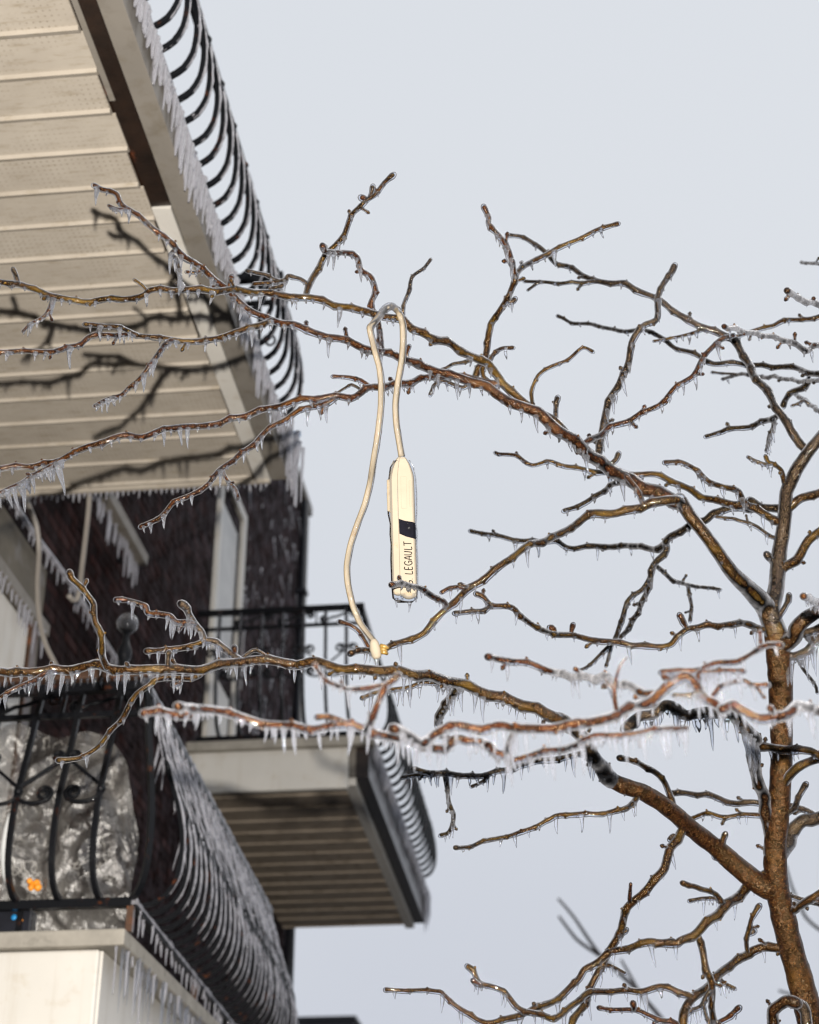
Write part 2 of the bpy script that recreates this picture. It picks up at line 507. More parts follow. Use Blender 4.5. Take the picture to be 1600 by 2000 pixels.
M['icicle'] = ice_mat('icicle_ice', milk=0.085, core=0.4, lo=0.30, hi=0.95, nscale=90)
M['rime'] = ice_mat('milky_rime_ice', milk=0.46, core=0.8, lo=0.35, hi=0.9, milkcol=(0.60, 0.595, 0.65), rough=0.15, nscale=60, gloss=0.12)
M['iron'] = iron_mat()
M['vinyl'] = soffit_mat()
M['vinyl_dark'] = plain_mat('weathered_brown_vinyl', (0.30, 0.25, 0.198), 0.5, 0.3, 0.12, 4, stains=(9, (0.14, 0.11, 0.08), 0.5, 0.75))
M['white'] = plain_mat('off_white_aluminium', (0.55, 0.53, 0.49), 0.4, 0.4, 0.05, 2.5, stains=(7, (0.42, 0.36, 0.27), 0.58, 0.85), streak=((0.38, 0.33, 0.26), 0.5))
M['greytrim'] = plain_mat('grey_beige_trim', (0.17, 0.155, 0.135), 0.55, 0.4, 0.10, 3, stains=(8, (0.12, 0.10, 0.07), 0.52, 0.8), streak=((0.10, 0.085, 0.065), 0.6))
M['wetwood'] = plain_mat('wet_rotten_wood', (0.012, 0.006, 0.0035), 0.35, 0.5, 0.5, 9, bump=0.6, bscale=40, stains=(6, (0.10, 0.028, 0.010), 0.60, 0.70), coat=0.1)
M['brick'] = brick_mat()
M['curtain'] = plain_mat('pale_curtained_glass', (0.36, 0.355, 0.34), 0.3, 0.5, 0.25, 3)
M['mortar'] = plain_mat('dark_mortar', (0.011, 0.009, 0.010), 0.9, 0.2, 0.25, 30, bump=0.5)
M['stucco'] = plain_mat('tan_painted_panel', (0.10, 0.086, 0.064), 0.7, 0.3, 0.2, 3, stains=(5, (0.17, 0.16, 0.155), 0.55, 0.75))
M['glass_dark'] = plain_mat('dark_window_glass', (0.02, 0.02, 0.023), 0.06, 0.6, 0.1, 3)
M['rustboard'] = plain_mat('rust_stained_rail', (0.055, 0.028, 0.016), 0.4, 0.5, 0.4, 12, stains=(9, (0.20, 0.065, 0.02), 0.55, 0.68), coat=0.5)
M['concrete'] = plain_mat('stained_concrete_edge', (0.28, 0.26, 0.225), 0.7, 0.3, 0.2, 7, bump=0.4, bscale=80, stains=(11, (0.13, 0.12, 0.10), 0.55, 0.75))
M['plastic'] = plastic_mat()
M['beige'] = plain_mat('aged_beige_plastic', (0.19, 0.163, 0.124), 0.75, 0.15, 0.07, 14, bump=0.12, bscale=90, stains=(38, (0.20, 0.125, 0.05), 0.62, 0.78))
M['cable'] = plain_mat('cream_cable_sheath', (0.165, 0.135, 0.094), 0.55, 0.2, 0.16, 20, stains=(24, (0.13, 0.075, 0.03), 0.58, 0.76))
M['tape'] = plain_mat('black_tape', (0.0035, 0.0035, 0.006), 0.85, 0.05, 0.3, 60, bump=0.3, bscale=160, stains=(70, (0.05, 0.05, 0.05), 0.66, 0.72))
M['ink'] = plain_mat('black_marker_ink', (0.003, 0.003, 0.0035), 0.9, 0.05, 0.1, 20)
M['amber'] = plain_mat('yellowed_resin', (0.16, 0.095, 0.02), 0.2, 0.5, 0.3, 60, coat=0.8)
M['wire'] = plain_mat('grey_house_wire', (0.22, 0.20, 0.18), 0.4, 0.4, 0.1, 10)
M['blackbox'] = plain_mat('black_plastic', (0.010, 0.011, 0.016), 0.35, 0.5, 0.2, 20)
M['blue'] = plain_mat('blue_sticker', (0.02, 0.24, 0.55), 0.4, 0.4, 0.1, 20)
M['orange'] = plain_mat('orange_plastic', (0.80, 0.28, 0.02), 0.4, 0.4, 0.3, 30)
M['paleplastic'] = plain_mat('pale_tube', (0.55, 0.56, 0.56), 0.35, 0.5, 0.1, 10)
M['asphalt'] = plain_mat('wet_asphalt', (0.045, 0.045, 0.048), 0.6, 0.4, 0.3, 0.8, bump=0.4, bscale=120)
M['farwall'] = plain_mat('far_grey_roofing', (0.035, 0.035, 0.042), 0.8, 0.2, 0.2, 2)

# ---------------------------------------------------------------- ground
g = MB()
R = 900.0
nseg = 48
g.v = [Vector((0, 0, 0))] + [Vector((math.cos(2*math.pi*k/nseg)*R, math.sin(2*math.pi*k/nseg)*R, 0)) for k in range(nseg)]
g.f = [(0, 1 + k, 1 + (k+1) % nseg) for k in range(nseg)]
tag(g.build('ground', M['asphalt'], None, False), kind='structure')

# ---------------------------------------------------------------- icicle stock (unit length, hanging down from 0)
def icicle_mesh(seed, mat, n=7, pw=0.75):
    r = random.Random(seed)
    b = MB(); rows = 7
    ph = r.uniform(0, 6)
    pts, rad = [], []
    for i in range(rows + 1):
        t = i / rows
        rr = (1 - t) ** pw * (1 + 0.16 * math.sin(ph + 7 * t)) * 0.5 + 0.07
        if i == 0: rr *= 1.35
        if i == rows: rr = 0.05 if pw > .5 else 0.16
        pts.append(Vector((0.25 * math.sin(ph + 3*t) * t, 0.25 * math.cos(ph + 2.6*t) * t, -t)))
        rad.append(rr)
    base = len(b.v)
    for p, q in zip(pts, rad):
        for k in range(n):
            a = 2*math.pi*k/n
            b.v.append(Vector((p.x + math.cos(a)*q, p.y + math.sin(a)*q, p.z)))
    for i in range(rows):
        for k in range(n):
            k2 = (k+1) % n
            b.f.append((base+i*n+k2, base+i*n+k, base+(i+1)*n+k, base+(i+1)*n+k2))
    b.f.append(tuple(base+k for k in range(n)))
    b.f.append(tuple(base+rows*n+k for k in reversed(range(n))))
    return b
ICB = [icicle_mesh(s, None) for s in range(6)]
ICE_MESH = [b.mesh('icicle', M['icicle']) for b in ICB]
RIMEB = [icicle_mesh(s + 20, None, 7, 0.38) for s in range(6)]
RIME_MESH = [b.mesh('rime_icicle', M['rime']) for b in RIMEB]

def hang(parent, p, length, diam, meshes=None, tilt=0.0, rz=None):
    me = rnd.choice(meshes or ICE_MESH)
    rzv = rnd.uniform(0, 6.28)
    # tilt: lean towards +RIGHT at the tip
    q = Matrix.Rotation(-tilt, 4, FLAT) @ Matrix.Rotation(rzv, 4, 'Z')
    return inst('icicle', me, parent, p, q.to_euler(), (diam, diam, length))

def add_icicle(mb, p, length, diam, tilt=0.0):
    src = rnd.choice(ICB)
    q = Matrix.Translation(p) @ Matrix.Rotation(-tilt, 4, FLAT) @ Matrix.Rotation(rnd.uniform(0, 6.28), 4, 'Z') @ Matrix.Diagonal((diam, diam, length, 1))
    b = len(mb.v)
    mb.v += [q @ v for v in src.v]
    mb.f += [tuple(b + i for i in f) for f in src.f]

# ---------------------------------------------------------------- brick building
XF = -2.95                       # facade plane
bld = thing('brick_building', W(XF, 11, -EYE), 'dark plum brick apartment building behind the iced balconies', 'building')
wall = MB().quad_box(W(XF - 0.7, -3, -EYE), W(XF - 0.004, 16.2, 9.05)).build('wall', M['brick'], bld, False)
# openings kept clear of bricks: (y0, y1, z0, z1)
OPEN = [(11.93, 12.97, 4.40, 7.25), (7.0, 8.03, 2.0, 4.22)]
bm_v, bm_f, tone = [], [], []
rb = random.Random(5)
row = 0
z = 0.0
while z < 8.98:
    y = 6.9 + (0.105 if row % 2 else 0)
    while y < 16.1:
        y1 = min(y + 0.205, 16.195)
        if not any(y1 > a and y < b and z + 0.065 > c and z < d for a, b, c, d in OPEN):
            x1 = XF + rb.uniform(-0.004, 0.005)
            b = len(bm_v); j = lambda: rb.uniform(-0.002, 0.002)
            zz = z + EYE
            bm_v += [(XF - 0.02, y, zz), (XF - 0.02, y1, zz), (XF - 0.02, y1, zz + 0.070), (XF - 0.02, y, zz + 0.070),
                     (x1 + j(), y + 0.006, zz + 0.006), (x1 + j(), y1 - 0.006, zz + 0.006), (x1 + j(), y1 - 0.006, zz + 0.060), (x1 + j(), y + 0.006, zz + 0.060)]
            bm_f += [(b+4, b+5, b+6, b+7), (b, b+1, b+5, b+4), (b+3, b+7, b+6, b+2), (b, b+4, b+7, b+3), (b+1, b+2, b+6, b+5)]
            tone += [rb.random()] * 8
        y += 0.21
    z += 0.075; row += 1
me = bpy.data.meshes.new('brickwork')
org = origin_of(bld)
me.from_pydata([(Vector(p) - org)[:] for p in bm_v], [], bm_f)
me.attributes.new('tone', 'FLOAT', 'POINT').data.foreach_set('value', tone)
me.materials.append(M['brick'])
bo = bpy.data.objects.new('brickwork', me); COL.objects.link(bo); bo.parent = bld; bo['kind'] = 'stuff'
MB().quad_box(W(XF - 0.75, -3.05, 9.052), W(XF + 0.05, 16.26, 9.17)).build('parapet_cap', M['greytrim'], bld, False, 0.01)
# downpipe close to the corner
dp = MB().tube([W(XF + 0.06, 15.72, -1.5), W(XF + 0.06, 15.72, 8.95)], 0.05, 10).build('downpipe', M['blackbox'], bld)
for zz in (1.2, 3.4, 5.6, 7.8):
    MB().quad_box(W(XF - 0.01, 15.66, zz), W(XF + 0.12, 15.78, zz + 0.04)).build('pipe_clamp', M['blackbox'], dp, False)
# tall white balcony door of the upper floor
door = MB().quad_box(W(XF - 0.05, 12.02, 4.42), W(XF - 0.008, 12.86, 7.15)).build('balcony_door', M['white'], bld, False)
fr = MB()
fr.quad_box(W(XF - 0.02, 11.93, 4.42), W(XF + 0.035, 12.018, 7.25))
fr.quad_box(W(XF - 0.02, 12.862, 4.42), W(XF + 0.035, 12.965, 7.25))
fr.quad_box(W(XF - 0.02, 12.02, 7.152), W(XF + 0.035, 12.86, 7.25))
fr.build('frame', M['white'], door, False, 0.004)
MB().quad_box(W(XF - 0.006, 12.14, 5.55), W(XF + 0.002, 12.74, 6.95)).build('pane', M['curtain'], door, False)
MB().quad_box(W(XF - 0.006, 12.14, 4.62), W(XF + 0.010, 12.74, 5.35)).build('door_panel', M['white'], door, False, 0.006)
MB().quad_box(W(XF + 0.004, 12.975, 5.55), W(XF + 0.05, 13.02, 6.1)).build('rust_strip', M['rustboard'], door, False)
# narrow ice-hung gutter board on the wall
can = MB().prism([(-0.045, 0, -0.05), (0.03, 0, -0.055), (0.035, 0, 0.02), (-0.045, 0, 0.03)], W(XF + 0.16, 8.2, 4.96), W(XF + 0.16, 9.36, 4.96)).build('gutter_board', M['greytrim'], bld, False, 0.004)
for yy in (8.3, 9.3):
    MB().quad_box(W(XF - 0.01, yy, 4.92), W(XF + 0.114, yy + 0.03, 4.95)).build('bracket', M['iron'], can, False)
for i in range(26):
    hang(can, W(XF + 0.125 + rnd.uniform(-0.01, 0.02), 8.25 + i * 0.044, 4.91), rnd.uniform(0.07, 0.22), rnd.uniform(0.014, 0.024), RIME_MESH)
# painted panels beside the lower balcony door
pan = MB().quad_box(W(XF - 0.05, 7.0, 2.0), W(XF + 0.006, 8.02, 4.2)).build('door_surround', M['stucco'], bld, False)
MB().quad_box(W(XF + 0.008, 7.05, 2.05), W(XF + 0.03, 7.78, 3.74)).build('white_door', M['white'], pan, False, 0.008)
MB().quad_box(W(XF + 0.008, 7.80, 2.05), W(XF + 0.045, 7.90, 3.78)).build('door_post', M['rustboard'], pan, False, 0.008)
led = MB().quad_box(W(XF + 0.008, 6.95, 3.78), W(XF + 0.07, 8.0, 3.85)).build('door_ledge', M['greytrim'], pan, False, 0.006)
for i in range(15):
    hang(led, W(XF + 0.06, 7.0 + i * 0.066, 3.79), rnd.uniform(0.06, 0.2), rnd.uniform(0.012, 0.02), RIME_MESH)
sc = MB().tube([W(XF + 0.06, 6.2 + 0.35 * i, 4.235 + 0.02 * math.sin(i * 1.3)) for i in range(11)], 0.016, 8).build('service_cable', M['rime'], bld)
for i in range(26):
    hang(sc, W(XF + 0.06, 6.9 + i * 0.105 + rnd.uniform(-.03, .03), 4.225), rnd.uniform(0.03, 0.11), rnd.uniform(0.010, 0.02), RIME_MESH)

ws = MB()
for i in range(130):
    add_icicle(ws, W(XF + rnd.uniform(.0, .01), rnd.uniform(13.1, 16.1), 4.6 + 4.4 * rnd.random() ** .7), rnd.uniform(0.08, 0.35), rnd.uniform(0.008, 0.018), rnd.uniform(-.3, .3))
ws.build('wall_ice', M['rime'], bld, True, 0, 'stuff')

# ---------------------------------------------------------------- balconies
BUL = [(0.0, 0.02), (0.055, 0.028), (0.115, 0.065), (0.155, 0.13), (0.17, 0.22), (0.166, 0.33), (0.14, 0.45), (0.095, 0.58), (0.05, 0.71), (0.018, 0.82), (-0.01, 0.90), (-0.03, 0.975)]
def bulge(z):
    for (a, za), (b, zb) in zip(BUL, BUL[1:]):
        if z <= zb: return a + (b - a) * max(0, (z - za)) / (zb - za)
    return BUL[-1][0]

def spiral(cx, cz, r0, r1, a0, turns, n=18):
    return [(cx + (r0 + (r1 - r0) * i / n) * math.cos(a0 + turns * 2 * math.pi * i / n),
             cz + (r0 + (r1 - r0) * i / n) * math.sin(a0 + turns * 2 * math.pi * i / n)) for i in range(n + 1)]

def cscroll(c, zl, sgn):
    """arc that leaves a collar at s=0, sags, and curls up at about 0.8 c"""
    pts = [(0.42*c + 0.42*c*math.cos(math.pi + math.pi*i/10), zl + 0.045*math.sin(math.pi + math.pi*i/10)) for i in range(11)]
    r0 = min(0.034, 0.2 * c)
    pts += spiral(0.84*c - r0, zl, r0, r0*0.25, 0, 1.4, 14)[1:]
    return [(sgn * s, z) for s, z in pts]

def make_rail(root, P, length, first, step, k, amp, cellscroll=True, ice=0.0, barw=0.016, icicles=0, frieze=True, detail=True, odd=1, ice_from=0.0):
    """one straight run of bellied railing. P(s, out, z) -> world point"""
    def surf(s, z): return P(s, bulge(z) * amp, z)
    zt, zf, H = 0.975, 0.83, 0.975
    top = MB().bar([P(0, bulge(H)*amp, H), P(length, bulge(H)*amp, H)], 0.042, roll=math.pi/4).build('top_rail', M['iron'], root, False)
    mid = MB().bar([P(0, bulge(zf)*amp, zf), P(length, bulge(zf)*amp, zf)], 0.024).build('middle_rail', M['iron'], root, False)
    bot = MB().bar([P(0, 0, 0.0), P(length, 0, 0.0)], 0.036).build('bottom_rail', M['iron'], root, False)
    if ice:
        it = MB()
        n = max(2, int(length / 0.05))
        for zz, o, r in ((H + 0.014, bulge(H)*amp + 0.006, 0.026), (zf + 0.008, bulge(zf)*amp + 0.006, 0.016), (0.008, 0.008, 0.022)):
            it.tube([P(length*i/n, o, zz) for i in range(n+1)], [r * ice * rnd.uniform(0.75, 1.2) for _ in range(n+1)], 7)
        it.build('rail_ice', M['rime'], top)
    proto = None
    for i in range(k):
        s = first + i * step
        pts = [surf(s, z) for _, z in BUL]
        pts, _ = catmull(pts, [(0,)] * len(pts), 0.04)
        # each bar leaves the forge a little different
        jit = rnd.uniform(-0.006, 0.006)
        pts = [p + Vector((jit * 0.5, jit, 0)) for p in pts]
        b = MB().bar(pts, barw).build('baluster', M['iron'], root, False)
        if ice:
            k0 = int(len(pts) * ice_from); pts = pts[k0:]
            off = P(0, barw * 0.55, 0.005) - P(0, 0, 0)
            MB().tube([p + off + Vector((rnd.uniform(-.002, .002), rnd.uniform(-.002, .002), 0)) for p in pts], [barw * 0.55 * ice * rnd.uniform(0.7, 1.3) for _ in pts], 6).build('ice_coat', M['rime'], b)
        for q in range(icicles):
            zz = rnd.choice((0.35, 0.45, 0.55, 0.65, 0.75, 0.86)) + rnd.uniform(-0.06, 0.06)
            hang(b, surf(s + rnd.uniform(-.03, .03), zz) - Vector((0, 0, 0.004)), rnd.uniform(0.05, 0.22), rnd.uniform(0.008, 0.016), RIME_MESH)
    if not cellscroll: return top
    for i in range(0, k, 1):
        s = first + i * step
        if i % 2 == odd:
            zl = 0.43
            for sg in (-1, 1):
                if not (-0.01 < s + sg*step < length + 0.01): continue
                MB().tube([surf(s + ds, z_) + (P(0, .012, 0) - P(0, 0, 0)) for ds, z_ in cscroll(step, zl, sg)], 0.009 if detail else barw * 0.42, 6).build('scroll', M['iron'], root)
                MB().bar([surf(s + sg*step*t, 0.46 + 0.15*t) + (P(0, .012, 0) - P(0, 0, 0)) for t in (0, .33, .66, 1)], 0.013).build('diagonal_rod', M['iron'], root, False)
            MB().ball(surf(s, zl + 0.015) + (P(0, .006, 0) - P(0, 0, 0)), 0.021, 8, 6).build('collar', M['iron'], root)
        else:
            zu = 0.615
            cur = MB()
            for sg in (-1, 1):
                r0 = min(0.026, step * 0.2) * (1.0 if detail else 1.5)
                cur.tube([surf(s + sg*(0.012 + ds), z_) + (P(0, .012, 0) - P(0, 0, 0)) for ds, z_ in spiral(r0, zu, r0, r0*0.3, math.pi, -1.3, 14)], 0.0085 if detail else barw * 0.40, 6)
            cur.build('scroll', M['iron'], root)
    if frieze:
        fl = 0.34; n = int(length / fl)
        for i in range(n):
            s0 = 0.04 + i * fl
            a, b_ = zf + 0.03, H - 0.035
            f = MB()
            r0 = 0.030
            pts = spiral(s0 + r0 + 0.02, b_ - r0 + 0.01, r0, r0*0.25, math.pi/2, 1.4, 16)[::-1] + [(s0 + fl*0.3, a + 0.07), (s0 + fl*0.5, (a+b_)/2), (s0 + fl*0.66, a + 0.03)] + spiral(s0 + fl - r0 - 0.03, a + r0 - 0.008, r0, r0*0.25, -math.pi/2, 1.4, 16)
            f.tube([surf(s_, z_) for s_, z_ in pts], max(0.0075, barw * 0.42), 6)
            f.build('frieze_scroll', M['iron'], root)
            MB().bar([surf(s0, zf), surf(s0, H)], 0.012).build('frieze_bar', M['iron'], root, False)
    return top

def soffit(root, x0, x1, y0, y1, z, pitch, mat, bead):
    """vinyl boards that run out from the facade, each with a raised lap edge"""
    n = int(math.ceil((y1 - y0) / pitch)); y = y1
    for i in range(n):
        dy = pitch; ya = y - dy
        dz = rnd.uniform(-0.0015, 0.0015); xe = x1 + rnd.uniform(-0.012, 0.004)
        sec = [(0, 0.002, 0.012), (0, 0.002, 0.0 + dz), (0, dy - bead*1.5, -0.001 + dz), (0, dy - bead*1.25, -0.016 + dz), (0, dy - bead*0.35, -0.007 + dz), (0, dy - 0.002, -0.002 + dz), (0, dy - 0.002, 0.012)]
        MB().prism(sec, W(x0, ya, z), W(xe, ya, z)).build('soffit_panel', mat, root, False)
        y = ya

# --- upper balcony (its underside fills the top left of the picture)
A = thing('balcony', W(-2.2, 5.2, 4.15), 'upper balcony seen from below with almond soffit boards and icicle fringe', 'balcony', None)
ZS = 4.15
soffit(A, XF + 0.02, -1.555, 3.05, 7.02, ZS, 0.2035, M['vinyl'], 0.024)
MB().quad_box(W(XF, 2.95, ZS + 0.03), W(-1.40, 7.05, ZS + 0.14)).build('deck', M['wetwood'], A, False)
MB().quad_box(W(-1.553, 3.0, ZS + 0.004), W(-1.475, 5.15, ZS + 0.03)).build('rotten_beam', M['wetwood'], A, False)
MB().quad_box(W(-1.556, 3.0, ZS - 0.002), W(-1.535, 4.30, ZS + 0.012)).build('flashing_strip', M['greytrim'], A, False)
MB().prism([(-1.551 + 1.475, 0, -0.006), (0, 0, -0.012), (0, 0, 0.028), (-1.551 + 1.475, 0, 0.028)], W(-1.475, 4.90, ZS), W(-1.475, 7.05, ZS)).build('edge_trim', M['white'], A, False)
MB().quad_box(W(-1.4735, 2.9, ZS + 0.0), W(-1.385, 7.055, ZS + 0.145)).build('fascia_board', M['greytrim'], A, False, 0.004)
MB().quad_box(W(XF + 0.02, 7.022, ZS - 0.022), W(-1.48, 7.052, ZS + 0.14)).build('end_trim', M['vinyl'], A, False, 0.004)
MB().quad_box(W(-1.52, 2.9, ZS + 0.1465), W(-1.36, 7.10, ZS + 0.175)).build('drip_edge', M['rime'], A, False, 0.01)
PA = lambda s, o, z_: W(-1.43 + o * 0.80 - 0.035 * z_, 3.0 + s, ZS + 0.215 + z_ * 1.02)
make_rail(A, PA, 3.98, 0.06, 0.126, 31, 1.0, True, 0.75, 0.019, 0, False, False)
PAe = lambda s, o, z_: W(-1.445 - s, 6.98 + o * 0.55, ZS + 0.215 + z_ * 1.02)
make_rail(A, PAe, 1.4, 0.12, 0.17, 8, 1.0, True, 0.8, 0.018, 0, True, False)
fr_ = MB()
for i in range(230):
    y = 3.0 + i * 0.0179 + rnd.uniform(-.006, .006)
    p = W(-1.370 + rnd.uniform(-.008, .012), y, ZS + 0.15); ln = (0.055 + 0.14 * rnd.random() ** 1.5) * (1.0 + 0.35 * math.sin(y * 9) * math.sin(y * 3.7)); dm = rnd.uniform(0.010, 0.024)
    if i % 5 < 4: hang(A, p, ln, dm, RIME_MESH)
    else: add_icicle(fr_, p, ln, dm)
fr_.build('icicle_fringe', M['rime'], A, True, 0, 'stuff')
for i in range(52):
    hang(A, W(-2.95 + i * 0.0285, 7.045, ZS - 0.02), rnd.uniform(0.015, 0.055), rnd.uniform(0.008, 0.014), RIME_MESH)
for i in range(20):                     # the long ice curtain at the far corner of the deck
    hang(A, W(-1.36 + rnd.uniform(-.02, .05), 6.72 + i * 0.02, ZS + 0.16), rnd.uniform(0.12, 0.34), rnd.uniform(0.011, 0.022), RIME_MESH)
MB().quad_box(W(-1.42, 7.19, ZS + 0.34), W(-1.36, 7.2, ZS + 0.37)).build('blue_tag', M['blue'], A, False)
MB().quad_box(W(-1.56, 4.27, ZS + 0.177), W(-1.40, 4.33, ZS + 0.30)).build('post_foot', M['iron'], A, False, 0.006)
MB().quad_box(W(-1.56, 4.50, ZS + 0.177), W(-1.40, 4.55, ZS + 0.30)).build('post_foot', M['iron'], A, False, 0.006)

# --- lower balcony (lower left, railing end towards the camera)
B = thing('balcony', W(-2.4, 8.7, 1.4), 'lower left balcony with thickly iced bellied railing and white front panel', 'balcony', None)
ZB, YB, XB = 1.86, 6.50, -1.865
MB().quad_box(W(XF, YB + 0.02, 0.95), W(-1.985, 10.3, 1.665)).build('deck', M['greytrim'], B, False)
MB().quad_box(W(XF - 0.25, YB - 0.012, 0.9), W(-1.972, YB + 0.018, 1.664)).build('front_panel', M['white'], B, False, 0.012)
MB().quad_box(W(-1.983, YB + 0.021, 0.9), W(-1.965, 10.31, 1.664)).build('side_panel', M['white'], B, False, 0.004)
MB().quad_box(W(XF - 0.25, YB - 0.055, 1.667), W(-1.862, 10.36, 1.735)).build('deck_edge', M['concrete'], B, False, 0.008)
PB = lambda s, o, z_: W(XB + o * 0.98 - 0.035 * s, YB + 0.02 + s, ZB + z_)
make_rail(B, PB, 3.75, 0.13, 0.128, 29, 1.0, True, 0.72, 0.019, 1, True, True, 1, 0.14)
PBe = lambda s, o, z_: W(XB - s, YB + 0.02 - o * 0.98, ZB + z_)
make_rail(B, PBe, 1.08, 0.130, 0.178, 6, 1.0, True, 0.0, 0.022, 0, True, True, 0)
# corner bar bulges on the diagonal
cb = [W(XB + b_ * 0.5, YB + 0.02 - b_ * 0.62, ZB + z_) for b_, z_ in BUL]
cb, _ = catmull(cb, [(0,)] * len(cb), 0.03)
MB().bar(cb, 0.024).build('corner_baluster', M['iron'], B, False)
for sx, sy in ((0.0, 0.0), (-0.70, 0), (-1.05, 0), (-.05, 1.4), (-.1, 2.8), (-.13, 3.7)):
    MB().quad_box(W(XB + sx - 0.014, YB + 0.006 + sy, 1.737), W(XB + sx + 0.014, YB + 0.034 + sy, ZB - 0.016)).build('rail_foot', M['rustboard'], B, False)
MB().quad_box(W(XB - 1.1, YB - 0.01, ZB + 1.0), W(XB + 0.005, YB + 0.09, ZB + 1.045)).build('handrail_board', M['rustboard'], B, False, 0.008)
for i in range(36):
    hang(B, W(XB - 1.08 + i * 0.031, YB - 0.004, ZB + 0.999), rnd.uniform(0.02, 0.07), rnd.uniform(0.008, 0.013))
fin = MB().lathe(W(-2.0, YB + 0.05, ZB + 1.047), [(0.034, 0), (0.034, 0.02), (0.016, 0.03), (0.03, 0.07), (0.034, 0.1), (0.018, 0.14), (0.014, 0.18), (0.022, 0.2)], 12).build('finial', M['iron'], B)
MB().ball(W(-2.0, YB + 0.05, ZB + 1.285), 0.050, 14, 10).build('finial_ball', M['icicle'], fin)
MB().ball(W(-2.0, YB + 0.05, ZB + 1.28), 0.036, 12, 8).build('finial_core', M['iron'], fin)
rb_ = MB()
for i in range(132):
    y = YB - 0.03 + i * 0.028 + rnd.uniform(-.01, .01)
    p = W(-1.875 + rnd.uniform(-.03, .018), y, 1.672); ln = 0.05 + 0.24 * rnd.random() ** 1.6; dm = rnd.uniform(0.008, 0.014)
    if i < 90: hang(B, p, ln, dm, RIME_MESH if i % 3 == 0 else ICE_MESH)
    else: add_icicle(rb_, p, ln, dm)
for i in range(90):                    # strands of ice that web the outside of the street railing
    zz = 0.35 + 0.6 * rnd.random(); y = rnd.uniform(0.05, 3.7)
    p = PB(y, bulge(zz) + rnd.uniform(-.005, .02), zz)
    add_icicle(rb_, p, rnd.uniform(0.08, 0.32), rnd.uniform(0.009, 0.016), rnd.uniform(-.35, .35))
rb_.build('ice_strands', M['rime'], B, True, 0, 'stuff')
for i in range(62):
    hang(B, W(XB - 0.0021 * i + rnd.uniform(-.01, .02), YB + 0.05 + i * 0.06, ZB - 0.012), rnd.uniform(0.03, 0.10), rnd.uniform(0.007, 0.012), RIME_MESH)

# --- far balcony
C_ = thing('balcony', W(-2.3, 13.6, 4.1), 'far balcony with brown slatted soffit, white fascia and black railing', 'balcony', None)
YC, ZC = 11.5, 4.13
soffit(C_, XF + 0.02, -1.75, YC + 0.03, 15.58, ZC + 0.02, 0.29, M['vinyl_dark'], 0.035)
MB().quad_box(W(XF, YC + 0.025, ZC + 0.06), W(-1.64, 15.6, ZC + 0.30)).build('deck', M['greytrim'], C_, False)
MB().quad_box(W(XF, YC - 0.03, ZC - 0.05), W(-1.715, YC + 0.024, ZC + 0.27)).build('front_fascia', M['white'], C_, False, 0.008)
MB().quad_box(W(XF, YC - 0.07, ZC + 0.272), W(-1.52, YC + 0.02, ZC + 0.345)).build('front_edge', M['concrete'], C_, False, 0.006)
MB().quad_box(W(-1.748, YC + 0.026, ZC - 0.012), W(-1.66, 15.62, ZC + 0.05)).build('edge_trim', M['white'], C_, False, 0.006)
MB().quad_box(W(-1.658, YC - 0.02, ZC + 0.03), W(-1.56, 15.6, ZC + 0.27)).build('fascia_board', M['wetwood'], C_, False)
MB().quad_box(W(-1.70, YC + 0.022, ZC + 0.302), W(-1.515, 15.66, ZC + 0.345)).build('drip_edge', M['rime'], C_, False, 0.008)
PC = lambda s, o, z_: W(-1.56 + o * 0.85 - 0.06 * z_, YC + s, ZC + 0.385 + z_ * 1.10)
make_rail(C_, PC, 4.1, 0.14, 0.185, 21, 1.0, True, 0.0, 0.026, 0, True, False)
PCe = lambda s, o, z_: W(-1.56 - 0.06 * z_ - s, YC - o * 0.85, ZC + 0.385 + z_ * 1.10)
make_rail(C_, PCe, 1.33, 0.14, 0.168, 7, 1.0, True, 0.2, 0.023, 0, True, False)
for sx, sy in ((0.0, 0.0), (-0.66, 0), (-1.3, 0), (0, 2.0), (0, 4.05)):
    MB().quad_box(W(-1.56 + sx - 0.014, YC - 0.014 + sy, ZC + 0.346), W(-1.56 + sx + 0.014, YC + 0.014 + sy, ZC + 0.368)).build('rail_foot', M['iron'], C_, False)
for i in range(110):
    hang(C_, W(-1.53 + rnd.uniform(-.01, .02), YC + 0.05 + i * 0.037, ZC + 0.31), rnd.uniform(0.05, 0.15), rnd.uniform(0.014, 0.024), RIME_MESH)
for i in range(14):
    hang(C_, W(-1.535 + rnd.uniform(-.03, .03), 15.45 + i * 0.015, ZC + 0.29), rnd.uniform(0.15, 0.38), rnd.uniform(0.014, 0.024), RIME_MESH)

